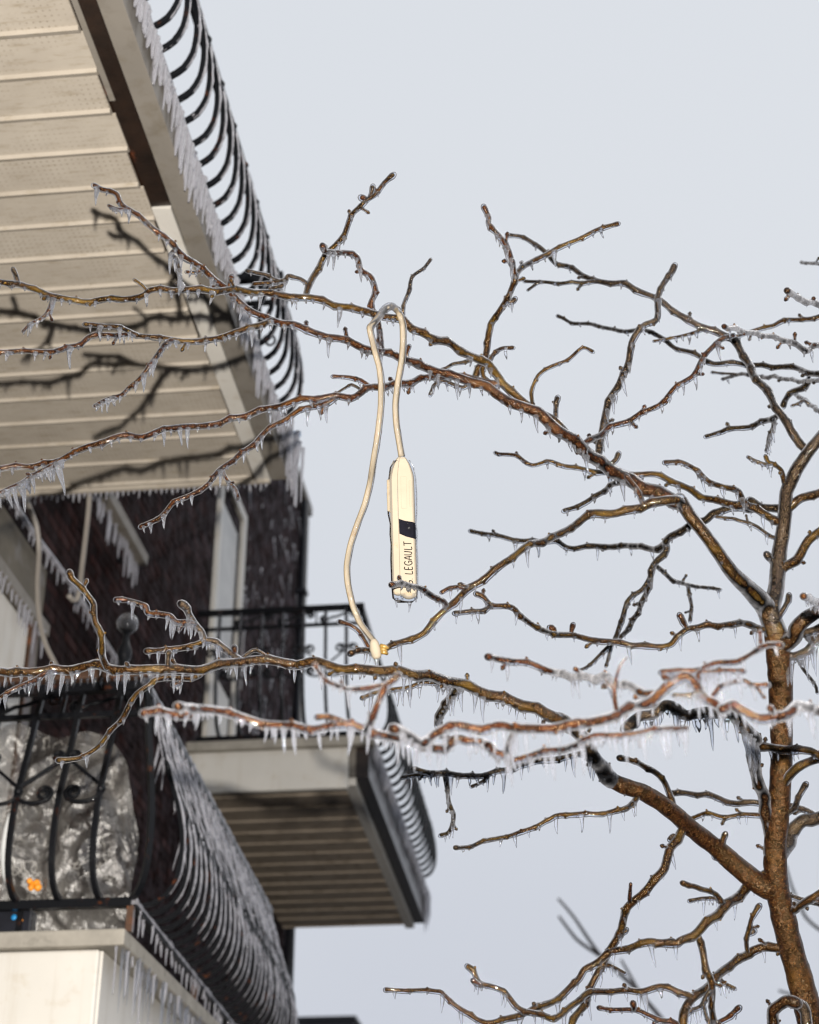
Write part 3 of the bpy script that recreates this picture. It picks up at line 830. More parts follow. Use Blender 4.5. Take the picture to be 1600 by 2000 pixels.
# ---------------------------------------------------------------- the iced tree
# every limb: material, diameter at its base and tip (photo pixels), depth at base ('a': grows out of the
# nearest earlier limb) and depth change to the tip, icicles per 100 px, their mean length, lean, centre line
TRUNK_D = 4.25
LIMBS = [
# trunk and leader
('trunk','bark_trunk',[72,64,62,58,54,52,50,48,46,44,42,43,46,50,46],4.25,0.05,0,0,0,[(1660,2330),(1640,2200),(1605,2080),(1571,1945),(1556,1890),(1541,1836),(1528,1781),(1519,1737),(1515,1694),(1514,1650),(1522,1570),(1527,1480),(1525,1350),(1522,1290),(1516,1235)]),
('leader','bark_grey',[36,33,31,29,28,27,25,23,21,20,16,12,9],'a',0.15,.4,14,0,[(1512,1240),(1507,1195),(1516,1150),(1519,1119),(1523,1075),(1530,1034),(1534,994),(1536,962),(1545,941),(1557,915),(1581,880),(1600,857),(1650,800),(1700,735),(1730,640),(1742,520)]),
# great limb sweeping to the upper left
('branch','bark_gold',[44,40,33,28,26,26,28],'a',-0.12,.5,20,0,[(1516,1240),(1497,1188),(1469,1156),(1431,1119),(1400,1075),(1375,1041),(1347,1006),(1330,978)]),
('branch','bark_red',[28,28,27,26,25,23,20,18,16,15,13,12,11,11,10,10,10,9,8,8,7],'a',-0.38,3.2,24,0,[(1334,984),(1303,970),(1275,959),(1256,952),(1225,936),(1184,911),(1156,892),(1136,871),(1088,836),(1049,807),(987,779),(944,752),(922,745),(870,730),(830,717),(792,700),(755,690),(722,682),(697,674),(660,660),(632,655),(600,646),(572,632),(524,624),(480,600),(456,580),(440,560),(408,536),(384,516),(348,488),(320,460),(296,444),(272,424),(240,400),(228,378),(200,370),(185,362)]),
('branch','bark_gold',[15,15,14,14,13,12,12,11,10,10,10,10,9],'a',-0.28,3.0,26,0,[(1134,868),(1088,827),(1044,799),(1000,767),(982,748),(972,730),(955,710),(932,702),(905,687),(875,669),(837,656),(807,639),(787,625),(760,619),(725,609),(682,601),(637,590),(600,581),(560,578),(512,571),(456,567),(400,566),(340,565),(296,567),(280,576),(240,585),(192,585),(152,589),(106,578),(60,564),(32,553),(0,551),(-60,545)]),
('branch','bark_red',[11,11,11,11,10,10,10,9,8],'a',-0.30,3.6,28,.15,[(978,757),(947,744),(910,738),(875,733),(832,737),(800,745),(775,750),(725,757),(692,773),(645,775),(600,779),(560,788),(512,800),(440,822),(384,834),(340,834),(280,852),(232,854),(176,870),(120,896),(60,910),(0,914),(-70,924)]),
('branch','bark_red',[9,8,7],'a',-0.05,3.8,24,.1,[(662,776),(636,786),(592,800),(560,816),(520,844),(480,880),(432,914),(408,944),(368,968),(340,982),(316,1006),(276,1028)]),
('branch','bark_red',[6,5],'a',0,9,16,0,[(436,912),(437,926),(446,942),(460,956),(466,974)]),
('branch','bark_red',[8,7],'a',-0.05,12,50,.33,[(120,896),(92,914),(60,932),(25,950),(-40,985)]),
('branch','bark_gold',[10,9,8,7],'a',-0.10,4.2,26,.05,[(530,626),(492,640),(448,652),(400,666),(340,664),(280,656),(256,648),(224,638),(190,633),(168,633)]),
('branch','bark_red',[8,7,6],'a',-0.06,6.5,26,0,[(336,664),(318,674),(308,690),(296,712),(276,736),(252,755),(236,772),(205,782),(186,792)]),
('branch','bark_red',[8,8,7],'a',-0.06,3.8,24,0,[(262,650),(236,652),(212,654),(176,658),(152,672),(104,684),(40,686),(0,687),(-60,692)]),
('branch','bark_red',[7,6,4],'a',-0.05,7,22,0,[(106,580),(96,604),(84,620),(60,634),(46,646)]),
('branch','bark_grey',[8,7],'a',-.02,0,0,0,[(36,554),(32,540),(27,527)]),
('branch','bark_gold',[6,5],'a',-.02,0,0,0,[(288,570),(278,557),(264,547)]),
('branch','bark_red',[7,8],'a',-.02,0,0,0,[(444,566),(449,552),(452,542)]),
('branch','bark_grey',[6,7,5],'a',-.03,16,34,0,[(345,486),(335,494),(346,510),(352,535),(356,558)]),
('branch','bark_red',[6,5],'a',-.03,8,18,0,[(395,530),(380,532),(366,531)]),
('branch','bark_red',[6,5],'a',-.04,18,16,0,[(248,408),(232,408),(214,402)]),
('branch','bark_gold',[11,10,9,8,7,8],'a',0.06,2.8,18,0,[(598,578),(612,540),(630,510),(655,480),(672,455),(690,417),(715,392),(735,380),(752,357),(767,342)]),
('branch','bark_red',[8,9],'a',0,0,0,0,[(716,393),(712,388),(708,386)]),
('branch','bark_grey',[7,8],'a',0,0,0,0,[(722,388),(726,376),(728,366)]),
('branch','bark_grey',[7,7,6],'a',-.10,2,14,0,[(604,556),(588,545),(572,540),(563,538),(554,548),(535,547),(520,538),(500,533),(485,529)]),
('branch','bark_gold',[6,6],'a',-.05,3,12,0,[(548,549),(530,551),(512,552),(498,554)]),
('branch','bark_grey',[7,6],'a',.02,0,0,0,[(562,540),(556,552),(545,558),(533,562)]),
('branch','bark_red',[11,10,9,9,8,8],'a',-.12,5.5,24,0,[(747,690),(742,650),(735,625),(729,607),(727,590),(732,567),(725,540),(707,525),(695,500),(665,492),(637,490),(631,481)]),
('branch','bark_grey',[6,6,5],'a',.05,1.5,12,0,[(788,624),(790,595),(797,572),(805,542),(827,522),(841,507)]),
('branch','bark_red',[7,6],'a',-.05,0,0,0,[(793,702),(795,690),(799,677)]),
('branch','bark_grey',[7,6,5],'a',.05,0,0,0,[(926,706),(905,706),(885,710),(872,718),(862,722)]),
('branch','bark_grey',[7,6,5],'a',.05,5,18,0,[(918,748),(905,756),(880,748),(860,743),(848,754),(841,770)]),
('branch','bark_red',[7,6],'a',-.03,3,14,0,[(724,757),(705,742),(682,736),(652,735)]),
('branch','bark_grey',[5,4],'a',.03,0,0,0,[(700,755),(687,750),(672,758),(658,768)]),
('branch','bark_gold',[12,11,11,10,9,9],'a',-.05,1.5,24,0,[(925,743),(940,710),(952,680),(957,645),(961,627),(990,587),(1000,560),(1007,538)]),
('branch','bark_red',[9,9,8,8],'a',-.10,3.5,24,0,[(1007,540),(1000,510),(993,490),(978,464),(957,437),(956,425),(946,405)]),
('branch','bark_gold',[8,8,7,7],'a',.10,2.2,24,0,[(1007,540),(1014,530),(1044,507),(1071,496),(1119,472),(1162,451),(1206,437)]),
('branch','bark_grey',[8,8],'a',0,10,30,0,[(991,587),(1000,590),(1005,585)]),
('branch','bark_gold',[7,6],'a',.05,4.5,15,0,[(953,707),(970,687),(984,680),(1001,679)]),
('branch','bark_gold',[8,7],'a',.05,0,0,0,[(958,740),(946,736),(944,724),(948,712)]),
('branch','bark_gold',[7,6,6,5],'a',.12,0.8,10,0,[(1046,804),(1038,766),(1049,735),(1075,717),(1110,700),(1138,680),(1157,686)]),
('branch','bark_grey',[9,8,8],'a',0,0,0,0,[(1089,822),(1087,805),(1089,790),(1089,778)]),
('branch','bark_grey',[12,12,11,11,10,9,9,10],'a',-.05,3.4,26,0,[(1166,897),(1173,875),(1180,822),(1197,770),(1226,717),(1232,669),(1259,634),(1281,621),(1285,595),(1289,564),(1311,534),(1317,520)]),
('branch','bark_red',[10,9,8,8,7],'a',.06,4.2,22,0,[(1134,869),(1150,862),(1184,840),(1232,818),(1285,792),(1316,761),(1351,735),(1372,704),(1399,669),(1432,655)]),
('branch','bark_grey',[9,8],'a',0,0,0,0,[(1190,910),(1203,898),(1208,887)]),
# branches behind, upper right
('branch','bark_grey',[17,16,15,14,13,13,12,11,10,10,9,8,7,7,6],4.4,.45,.7,18,0,[(1584,880),(1571,872),(1543,839),(1522,802),(1496,761),(1470,730),(1459,701),(1441,675),(1431,662),(1415,654),(1376,639),(1345,626),(1314,605),(1290,587),(1250,569),(1215,553),(1162,549),(1141,538),(1110,521),(1084,512),(1053,481),(1022,464),(994,459)]),
('branch','bark_dark',[7,6,5],'a',.1,1.5,16,0,[(1170,550),(1158,549),(1110,553),(1070,551),(1049,551),(1025,549)]),
('branch','bark_dark',[6,4],'a',0,0,0,0,[(1055,551),(1043,558),(1032,566)]),
('branch','bark_gold',[6,5,4],'a',.05,4.5,20,0,[(1378,640),(1360,647),(1327,657),(1300,663),(1278,666)]),
('branch','bark_gold',[9,8,7,6],4.75,.2,1,16,0,[(1734,620),(1660,606),(1600,618),(1566,626),(1532,623),(1509,636),(1475,644),(1446,654),(1432,660)]),
('branch','bark_red',[9,8,8,7],4.5,-.7,3.4,24,0,[(1722,660),(1660,680),(1600,674),(1579,683),(1550,670),(1527,662),(1478,652),(1446,644),(1415,637)]),
('branch','bark_red',[9,9,10],4.5,-.5,1.5,14,0,[(1738,600),(1660,612),(1600,594),(1561,583),(1545,570),(1538,567)]),
('branch','bark_dark',[6,5],4.6,.8,0,0,0,[(1744,500),(1680,515),(1600,515),(1566,512)]),
('branch','bark_dark',[11,10,9,8,7,6,5],4.5,.8,1,14,0,[(1712,705),(1660,745),(1600,732),(1550,717),(1514,715),(1472,713),(1431,710),(1394,710),(1355,691),(1319,678),(1303,668),(1281,652),(1267,645),(1206,645),(1162,634),(1119,630),(1090,617)]),
('branch','bark_dark',[8,7,6,5],4.5,.9,1,14,0,[(1700,730),(1650,745),(1600,742),(1566,744),(1540,741),(1509,735),(1490,737),(1462,731),(1436,732),(1412,740)]),
('branch','bark_dark',[4,4],'a',0,0,0,0,[(1440,731),(1425,729),(1392,727)]),
('branch','bark_dark',[11,10,9],'a',.1,3,16,0,[(1580,742),(1568,755),(1548,766),(1535,781),(1530,792)]),
('branch','bark_grey',[8,7,6],4.5,.6,2,14,0,[(1660,790),(1630,810),(1600,802),(1576,784),(1555,770)]),
('branch','bark_grey',[5,5,4],'a',0,4,12,0,[(1584,788),(1570,782),(1558,788),(1548,792)]),
('branch','bark_dark',[9,8,8,6],'a',.7,1.5,14,0,[(1526,806),(1509,815),(1483,826),(1462,833),(1423,839),(1410,844),(1380,852)]),
('branch','bark_dark',[7,6,5],'a',.1,9,16,0,[(1514,812),(1511,822),(1509,839),(1501,857),(1497,880)]),
('branch','bark_gold',[9,7,6],'a',-.05,0,0,0,[(1535,958),(1533,945),(1527,919),(1510,907),(1500,902),(1496,892)]),
('branch','bark_grey',[6,5],'a',0,7,14,0,[(1506,906),(1498,907),(1478,900),(1462,893)]),
('branch','bark_gold',[15,13,13,12,11,10,10,9,8,7,6,6,5],'a',.25,1.8,20,0,[(1530,1022),(1512,1013),(1497,1006),(1459,988),(1412,981),(1372,969),(1325,944),(1287,928),(1266,925),(1231,925),(1162,919),(1110,912),(1075,901),(1040,908),(1005,890),(968,884)]),
('branch','bark_gold',[10,9,8,7],'a',-.05,4.5,22,0,[(1464,990),(1452,975),(1441,959),(1412,950),(1381,937),(1359,919),(1328,900),(1300,903)]),
('branch','bark_dark',[15,14,11],'a',.1,0,0,0,[(1532,990),(1516,991),(1487,991),(1474,982),(1466,977)]),
('branch','bark_gold',[18,16,14,12],'a',-.15,0,0,0,[(1534,1000),(1546,990),(1566,972),(1600,962),(1660,945),(1740,900)]),
('branch','bark_gold',[20,18,15,12],'a',-.2,1,16,0,[(1520,1118),(1534,1109),(1556,1091),(1578,1059),(1600,1038),(1660,990),(1740,960)]),
('branch','bark_grey',[9,11],'a',-.05,8,14,0,[(1518,1096),(1506,1092),(1499,1084)]),
('branch','bark_dark',[13,13,13,12,11,10,9,8,8,7,6],'a',.65,1.4,22,0,[(1490,991),(1460,992),(1431,991),(1394,1000),(1378,1016),(1350,1025),(1312,1047),(1300,1062),(1275,1072),(1234,1064),(1209,1067),(1162,1066),(1109,1069),(1080,1057),(1025,1057),(975,1047),(920,1037)]),
('branch','bark_dark',[12,10,9,8,8,7,6,5],'a',.15,4.5,14,0,[(1302,1060),(1300,1075),(1278,1103),(1269,1137),(1253,1181),(1231,1222),(1209,1247),(1178,1272),(1153,1300),(1134,1309)]),
('branch','bark_dark',[9,8,7],'a',.1,5,14,0,[(1278,1100),(1256,1150),(1225,1175),(1216,1212),(1202,1247)]),
('branch','bark_dark',[6,5],'a',0,5,12,0,[(1196,1258),(1190,1275),(1184,1300)]),
('branch','bark_dark',[7,6,5],'a',.15,4,12,0,[(1284,1104),(1312,1131),(1344,1142),(1380,1147),(1406,1151)]),
('branch','bark_dark',[6,5],'a',.05,6,12,0,[(1344,1142),(1345,1160),(1352,1187),(1348,1212)]),
('branch','bark_grey',[7,6,5],'a',.25,1.5,12,0,[(1528,1052),(1509,1047),(1478,1028),(1445,1017),(1431,1012),(1400,1009)]),
# limb from the bend, reaching down to the cord
('branch','bark_gold',[22,17,15,14,13,12,12,12,12,11,11,10,9],'a',-.42,1.6,24,0,[(1337,984),(1322,974),(1300,977),(1250,990),(1205,1002),(1160,1002),(1120,1025),(1075,1052),(1030,1067),(990,1095),(960,1120),(910,1155),(870,1190),(830,1235),(800,1247),(762,1262),(740,1270),(720,1268),(686,1275)]),
('branch','bark_red',[9,9,8,8],'a',(-.16,),6,20,0,[(873,1188),(867,1172),(840,1160),(812,1145),(790,1140),(766,1141)]),
('branch','bark_red',[7,7,6],'a',-.04,3,12,0,[(912,1153),(895,1145),(877,1147),(864,1156)]),
('branch','bark_red',[7,7,7],'a',.05,0,0,0,[(724,1266),(705,1235),(685,1220),(664,1214)]),
('branch','bark_red',[8,8,7],'a',-.04,2,20,0,[(1256,984),(1253,972),(1244,953),(1225,931)]),
('branch','bark_dark',[9,8,7],'a',.15,2.5,22,0,[(1235,934),(1203,942),(1178,959),(1150,978),(1103,997)]),
# mid branch off the trunk
('branch','bark_gold',[13,11,10,10,10,10,9,9,8],'a',-.35,2.0,22,0,[(1505,1232),(1484,1227),(1462,1219),(1412,1219),(1350,1225),(1325,1244),(1309,1259),(1275,1262),(1241,1259),(1187,1252),(1119,1241),(1080,1235),(1045,1225),(1015,1200),(1000,1187),(960,1180),(945,1168),(932,1160)]),
('branch','bark_grey',[8,7],'a',-.03,4,16,0,[(960,1180),(945,1190),(925,1195),(890,1197)]),
('branch','bark_red',[7,9],'a',0,0,0,0,[(1086,1235),(1081,1228),(1077,1226)]),
('branch','bark_red',[7,8],'a',0,0,0,0,[(1117,1240),(1117,1230),(1119,1222)]),
('branch','bark_red',[8,9],'a',0,0,0,0,[(1342,1229),(1336,1215),(1329,1203)]),
('branch','bark_grey',[9,8],'a',-.05,0,0,0,[(1512,1222),(1521,1208),(1532,1186),(1541,1164)]),
# right-hand limbs
('branch','bark_trunk',[34,30,26,24,18],'a',-.3,0,0,0,[(1528,1262),(1550,1245),(1557,1225),(1575,1207),(1600,1192),(1660,1160),(1740,1130)]),
('branch','bark_grey',[16,15,13,12],'a',-.25,12,34,0,[(1535,1280),(1552,1282),(1575,1268),(1600,1247),(1660,1220)]),
('branch','bark_grey',[13,15,12],'a',-.2,10,30,0,[(1590,1255),(1580,1240),(1574,1236),(1590,1230),(1620,1215)]),
('branch','bark_red',[9,9,11],3.6,-.4,14,28,0,[(1700,1180),(1640,1190),(1600,1175),(1587,1171),(1570,1164)]),
('branch','bark_dark',[6,5,4],'a',.1,3,10,0,[(1556,1288),(1570,1308),(1588,1330),(1596,1352)]),
# limb LL and its long run to the left
('branch','bark_trunk',[46,42,38,36,35,34,34,32],'a',-.12,.3,16,0,[(1512,1745),(1488,1729),(1446,1697),(1398,1655),(1350,1618),(1308,1581),(1260,1549),(1217,1535),(1191,1522)]),
('branch','bark_dark',[32,30,28,26,25],'a',-.12,1.5,26,0,[(1195,1526),(1178,1505),(1160,1480),(1140,1445),(1112,1414),(1095,1406)]),
('branch','bark_gold',[25,24,23,22,21,20,19,18,18,18,17,17,16,16,16,16,15],'a',-.28,4.6,28,0,[(1104,1408),(1075,1397),(1025,1377),(975,1362),(940,1350),(900,1335),(850,1322),(812,1317),(776,1311),(720,1308),(672,1306),(622,1294),(580,1297),(567,1294),(515,1290),(478,1289),(436,1297),(384,1307),(347,1307),(305,1305),(252,1310),(210,1303),(185,1299),(123,1307),(72,1311),(20,1313),(0,1309),(-60,1302)]),
('branch','bark_gold',[11,10,10,9,10],'a',-.04,1,10,0,[(208,1303),(203,1285),(200,1262),(192,1228),(187,1215),(185,1180),(176,1168),(155,1145),(140,1130),(137,1120)]),
('branch','bark_grey',[12,11,11,11,12],'a',-.10,9,26,0,[(474,1289),(465,1284),(452,1276),(418,1255),(400,1250),(394,1231),(381,1215),(368,1200),(360,1184),(357,1180)]),
('branch','bark_red',[9,9,9,8,8],'a',-.05,5.5,22,0,[(384,1217),(372,1214),(344,1213),(331,1202),(292,1197),(284,1181),(252,1173),(229,1171)]),
('branch','bark_gold',[9,9,9],'a',-.06,5,16,0,[(405,1252),(384,1256),(352,1265),(318,1271),(289,1271)]),
('branch','bark_grey',[8,8],'a',-.02,0,0,0,[(329,1303),(328,1290),(330,1276)]),
('branch','bark_red',[7,8],'a',0,0,0,0,[(456,1278),(458,1271),(458,1266)]),
('branch','bark_grey',[6,6,5],'a',.03,0,0,0,[(470,1288),(484,1278),(497,1271),(512,1276),(522,1284)]),
('branch','bark_gold',[9,8,8,8,7,8],'a',-.08,2.6,24,0,[(402,1303),(388,1318),(373,1323),(347,1324),(305,1326),(292,1336),(266,1357),(239,1402),(219,1425),(187,1462),(156,1481),(116,1484)]),
('branch','bark_red',[8,7],'a',-.04,6,18,0,[(356,1325),(350,1334),(340,1336)]),
('branch','bark_red',[8,7,6],'a',-.05,7,26,0,[(100,1310),(80,1318),(59,1330),(31,1343),(0,1362),(-50,1385)]),
('branch','bark_gold',[8,7,7],'a',-.06,8,24,0,[(905,1338),(880,1337),(857,1335),(825,1335),(800,1341),(770,1347),(748,1350),(725,1356),(709,1362)]),
('branch','bark_dark',[13,15,16,12],'a',.15,9,30,0,[(900,1338),(887,1352),(872,1378),(855,1398),(857,1414)]),
# foreground limbs, close to the lens and out of focus
('branch','bark_red',[22,20,18,17,17,17,17,16,17,17,17,16,15,14],[4.1,3.6,3.0,2.8,2.7,2.65,2.62,2.6,2.6,2.6,2.6,2.6,2.58,2.55],0,8,52,0,[(1630,2080),(1790,1760),(1800,1520),(1720,1385),(1600,1386),(1575,1382),(1555,1375),(1535,1395),(1512,1405),(1480,1402),(1450,1382),(1432,1372),(1412,1387),(1395,1372),(1378,1360),(1360,1335),(1340,1322),(1315,1335),(1295,1347),(1270,1365),(1250,1375),(1215,1387),(1200,1394),(1150,1413),(1112,1417),(1062,1422),(1007,1425),(975,1417),(940,1422),(890,1417),(850,1432),(826,1446),(800,1434),(785,1425),(770,1422)]),
('branch','bark_red',[12,11,11,10,9],'a',-.05,12,52,0,[(1006,1425),(997,1445),(990,1468),(1000,1483),(1037,1475),(1075,1465),(1125,1455),(1162,1438),(1200,1435),(1250,1432),(1282,1425),(1340,1422)]),
('branch','bark_red',[15,14,14,13,13,13,13],'a',-.12,7,48,0,[(992,1474),(972,1470),(955,1452),(940,1447),(915,1447),(892,1445),(872,1462),(837,1457),(815,1450),(776,1443),(748,1432),(714,1423),(664,1415),(608,1423),(550,1417),(480,1403),(397,1384),(349,1379)]),
('branch','bark_red',[13,13,12],'a',-.03,6,40,0,[(400,1386),(375,1390),(345,1394),(310,1390),(283,1392)]),
('branch','bark_red',[12,11,10,10],'a',-.05,2,26,0,[(714,1424),(722,1416),(731,1398),(742,1362),(750,1342),(776,1320)]),
('branch','bark_red',[10,9,8,7],'a',-.05,5,26,0,[(774,1322),(755,1335),(737,1339),(700,1345),(672,1345),(636,1325),(616,1300)]),
('branch','bark_red',[10,9],'a',-.04,3,20,0,[(690,1418),(660,1404),(640,1398),(622,1400)]),
('branch','bark_red',[13,12,12,11,10,10],[2.64,2.75,2.85,2.95,3.0,3.0],0,6,36,0,[(1290,1352),(1267,1352),(1232,1340),(1207,1338),(1182,1322),(1125,1322),(1087,1312),(1037,1297),(987,1287),(955,1282)]),
('branch','bark_red',[9,7,5,2],'a',-.05,0,0,0,[(1203,1392),(1202,1365),(1204,1330),(1212,1300),(1224,1284)]),
('branch','bark_red',[10,10,9,9],'a',-.10,3,30,0,[(1362,1338),(1366,1318),(1380,1303),(1400,1295),(1437,1290),(1475,1272),(1500,1260),(1522,1259)]),
('branch','bark_red',[10,10,9],'a',-.08,16,46,0,[(1384,1300),(1362,1307),(1325,1307),(1295,1312)]),
('branch','bark_red',[9,9,8],'a',-.08,18,46,0,[(1368,1312),(1390,1314),(1412,1312),(1450,1310)]),
('branch','bark_red',[9,8,8],'a',.15,6,34,0,[(1388,1362),(1410,1340),(1450,1327),(1470,1335),(1497,1337)]),
('branch','bark_grey',[9,8,7],'a',.1,10,44,0,[(1386,1368),(1370,1350),(1345,1356),(1318,1358)]),
# the dead grey second stem that leans to the viewer
('branch','bark_trunk',[30,28,26,24,24,23],'a',-.15,0,0,0,[(1512,1700),(1507,1660),(1502,1620),(1495,1575),(1487,1540),(1475,1505),(1472,1482)]),
('branch','bark_grey',[24,24,22,22,22,22,20],'a',-.55,9,46,0,[(1473,1490),(1472,1465),(1475,1445),(1462,1428),(1445,1410),(1425,1395),(1392,1390),(1362,1394),(1340,1396),(1320,1380),(1300,1376),(1275,1396),(1248,1398),(1225,1420)]),
('branch','bark_gold',[15,14,13,12],'a',-.2,3,34,0,[(1472,1462),(1490,1460),(1512,1460),(1545,1464),(1582,1466),(1600,1472),(1660,1490),(1740,1500)]),
('branch','bark_gold',[18,16,14,12],'a',-.15,0,0,0,[(1530,1538),(1540,1520),(1560,1495),(1600,1482),(1660,1470),(1740,1440)]),
('branch','bark_grey',[9,9],'a',-.05,0,0,0,[(1536,1600),(1547,1581),(1563,1554),(1573,1533)]),
('branch','bark_grey',[28,26,24,22],'a',.3,0,0,0,[(1524,1690),(1536,1655),(1547,1628),(1568,1602),(1600,1597),(1660,1590),(1740,1560)]),
('branch','bark_grey',[10,10,9],'a',.3,1.5,12,0,[(1600,1592),(1575,1580),(1552,1575),(1478,1567),(1441,1570),(1387,1554),(1340,1549),(1313,1549)]),
('branch','bark_gold',[8,7],'a',.3,2,20,0,[(1512,1595),(1483,1591),(1414,1594),(1382,1589),(1350,1599)]),
('branch','bark_gold',[11,10,9,9],'a',-.08,0,0,0,[(1318,1585),(1313,1562),(1297,1527),(1276,1504),(1240,1488),(1212,1480)]),
('branch','bark_dark',[10,9,9,9,9,8],'a',-.05,3.5,30,0,[(1178,1502),(1160,1484),(1137,1474),(1100,1478),(1042,1490),(1010,1497),(987,1505),(950,1512),(925,1517),(887,1512),(837,1507),(810,1501)]),
('branch','bark_gold',[7,6],'a',-.03,6,20,0,[(860,1510),(840,1512),(815,1512),(788,1518)]),
('branch','bark_grey',[6,5],'a',.02,5,20,0,[(955,1510),(942,1525),(922,1536)]),
('branch','bark_dark',[8,7,7,6],'a',.1,7,18,0,[(868,1512),(872,1530),(877,1562),(886,1590),(877,1623),(862,1631)]),
('branch','bark_gold',[9,8,8,7,7,7],'a',-.25,2.6,24,0,[(1246,1550),(1239,1562),(1217,1581),(1170,1589),(1095,1591),(1069,1604),(1016,1626),(984,1634),(947,1642),(920,1652),(891,1655)]),
('branch','bark_gold',[17,16,15,14,13,12,12,12,12],'a',-.1,1.8,24,0,[(1332,1616),(1329,1625),(1313,1655),(1292,1703),(1260,1740),(1228,1772),(1212,1814),(1191,1857),(1170,1894),(1154,1931),(1142,1960),(1120,1995),(1085,2060)]),
('branch','bark_red',[6,5],'a',-.03,0,0,0,[(1231,1768),(1230,1755),(1232,1727)]),
('branch','bark_grey',[9,8],'a',-.02,0,0,0,[(1212,1816),(1219,1820),(1222,1817)]),
('branch','bark_grey',[8,7],'a',-.02,0,0,0,[(1322,1634),(1315,1632),(1309,1638)]),
('branch','bark_gold',[9,8],'a',-.05,0,0,0,[(1415,1665),(1414,1648),(1416,1630)]),
('branch','bark_dark',[7,9],'a',.05,6,14,0,[(1440,1695),(1422,1685),(1410,1678),(1398,1674)]),
# low branches
('branch','bark_gold',[24,21,20,19,17,15,14,13,12,12,11,11,11,11,10,10,9,8,7,7,7],'a',-.25,2.3,24,0,[(1500,1700),(1480,1715),(1467,1729),(1458,1737),(1436,1755),(1412,1775),(1381,1803),(1359,1823),(1333,1836),(1322,1844),(1300,1842),(1272,1838),(1250,1845),(1220,1852),(1192,1860),(1165,1880),(1142,1892),(1130,1915),(1100,1940),(1075,1957),(1042,1972),(1012,1982),(975,1995),(950,1996),(927,1990),(900,1972),(877,1950),(862,1937),(850,1936),(819,1934),(755,1933)]),
('branch','bark_gold',[9,8,8,9],'a',-.05,1.5,10,0,[(1418,1770),(1412,1760),(1399,1746),(1372,1737),(1355,1729),(1335,1725)]),
('branch','bark_grey',[6,6],'a',.05,7,16,0,[(1404,1760),(1390,1753),(1370,1754),(1348,1759)]),
('branch','bark_gold',[12,12,11,10,10],'a',.05,.6,16,0,[(1361,1822),(1364,1835),(1372,1858),(1381,1891),(1388,1912),(1392,1956),(1390,2040)]),
('branch','bark_gold',[18,17,16,16,16,17,17],'a',-.3,1.8,20,0,[(1535,1848),(1519,1850),(1491,1851),(1469,1856),(1447,1871),(1416,1891),(1394,1915),(1368,1937),(1348,1954),(1335,1974),(1333,1991),(1335,2050)]),
('branch','bark_gold',[7,7,8],'a',-.05,0,0,0,[(1459,1858),(1459,1845),(1460,1825),(1467,1799),(1482,1770)]),
('branch','bark_grey',[6,8],'a',0,0,0,0,[(1461,1824),(1468,1822),(1472,1819)]),
('branch','bark_gold',[12,11,11,10,10,10,10,9,8,9],'a',-.15,2.6,26,0,[(1356,1948),(1343,1942),(1327,1937),(1289,1928),(1250,1934),(1200,1935),(1147,1940),(1120,1960),(1100,1980),(1075,1987),(1040,1977),(1010,1965),(985,1940),(962,1927),(937,1917),(922,1896),(915,1888)]),
('branch','bark_red',[8,8],'a',-.03,14,14,0,[(944,1919),(932,1920),(926,1916)]),
('branch','bark_gold',[6,6,5],'a',.05,6,20,0,[(1166,1893),(1177,1890),(1190,1887),(1205,1893),(1220,1900)]),
('branch','bark_red',[9,8,7],'a',-.2,2.5,18,0,[(1335,2025),(1322,2000),(1294,1993),(1250,1977),(1237,1974),(1200,1971),(1172,1968)]),
('branch','bark_red',[7,8],'a',-.02,0,0,0,[(1238,1975),(1238,1966),(1237,1960)]),
('branch','bark_red',[9,8,9],'a',-.2,2,14,0,[(1392,2030),(1400,2003),(1421,1987),(1442,1969)]),
('branch','bark_gold',[7,6],'a',.05,9,20,0,[(1402,1906),(1412,1921),(1424,1926),(1434,1930)]),
('branch','bark_grey',[8,7,6],'a',-.1,6,16,0,[(1394,1930),(1378,1945),(1368,1965),(1350,1975),(1340,1985)]),
('branch','bark_grey',[7,6],'a',-.1,6,16,0,[(1372,1958),(1378,1985),(1390,2015)]),
('branch','bark_gold',[14,13,12,11],'a',-.2,1.5,12,0,[(1538,1785),(1550,1779),(1574,1759),(1600,1744),(1660,1712),(1740,1690)]),
('branch','bark_grey',[8,7],'a',.2,2,10,0,[(1536,1750),(1548,1752),(1580,1760),(1640,1780)]),
# broken stump near the trunk foot
('branch','bark_trunk',[26,24,24,22],'a',-.35,2,14,0,[(1570,2060),(1528,2030),(1508,2000),(1512,1976),(1535,1956),(1552,1958)]),
('branch','bark_grey',[24,23,24],'a',-.25,2,14,0,[(1545,1955),(1558,1962),(1572,1976),(1580,2010),(1585,2060)]),
]

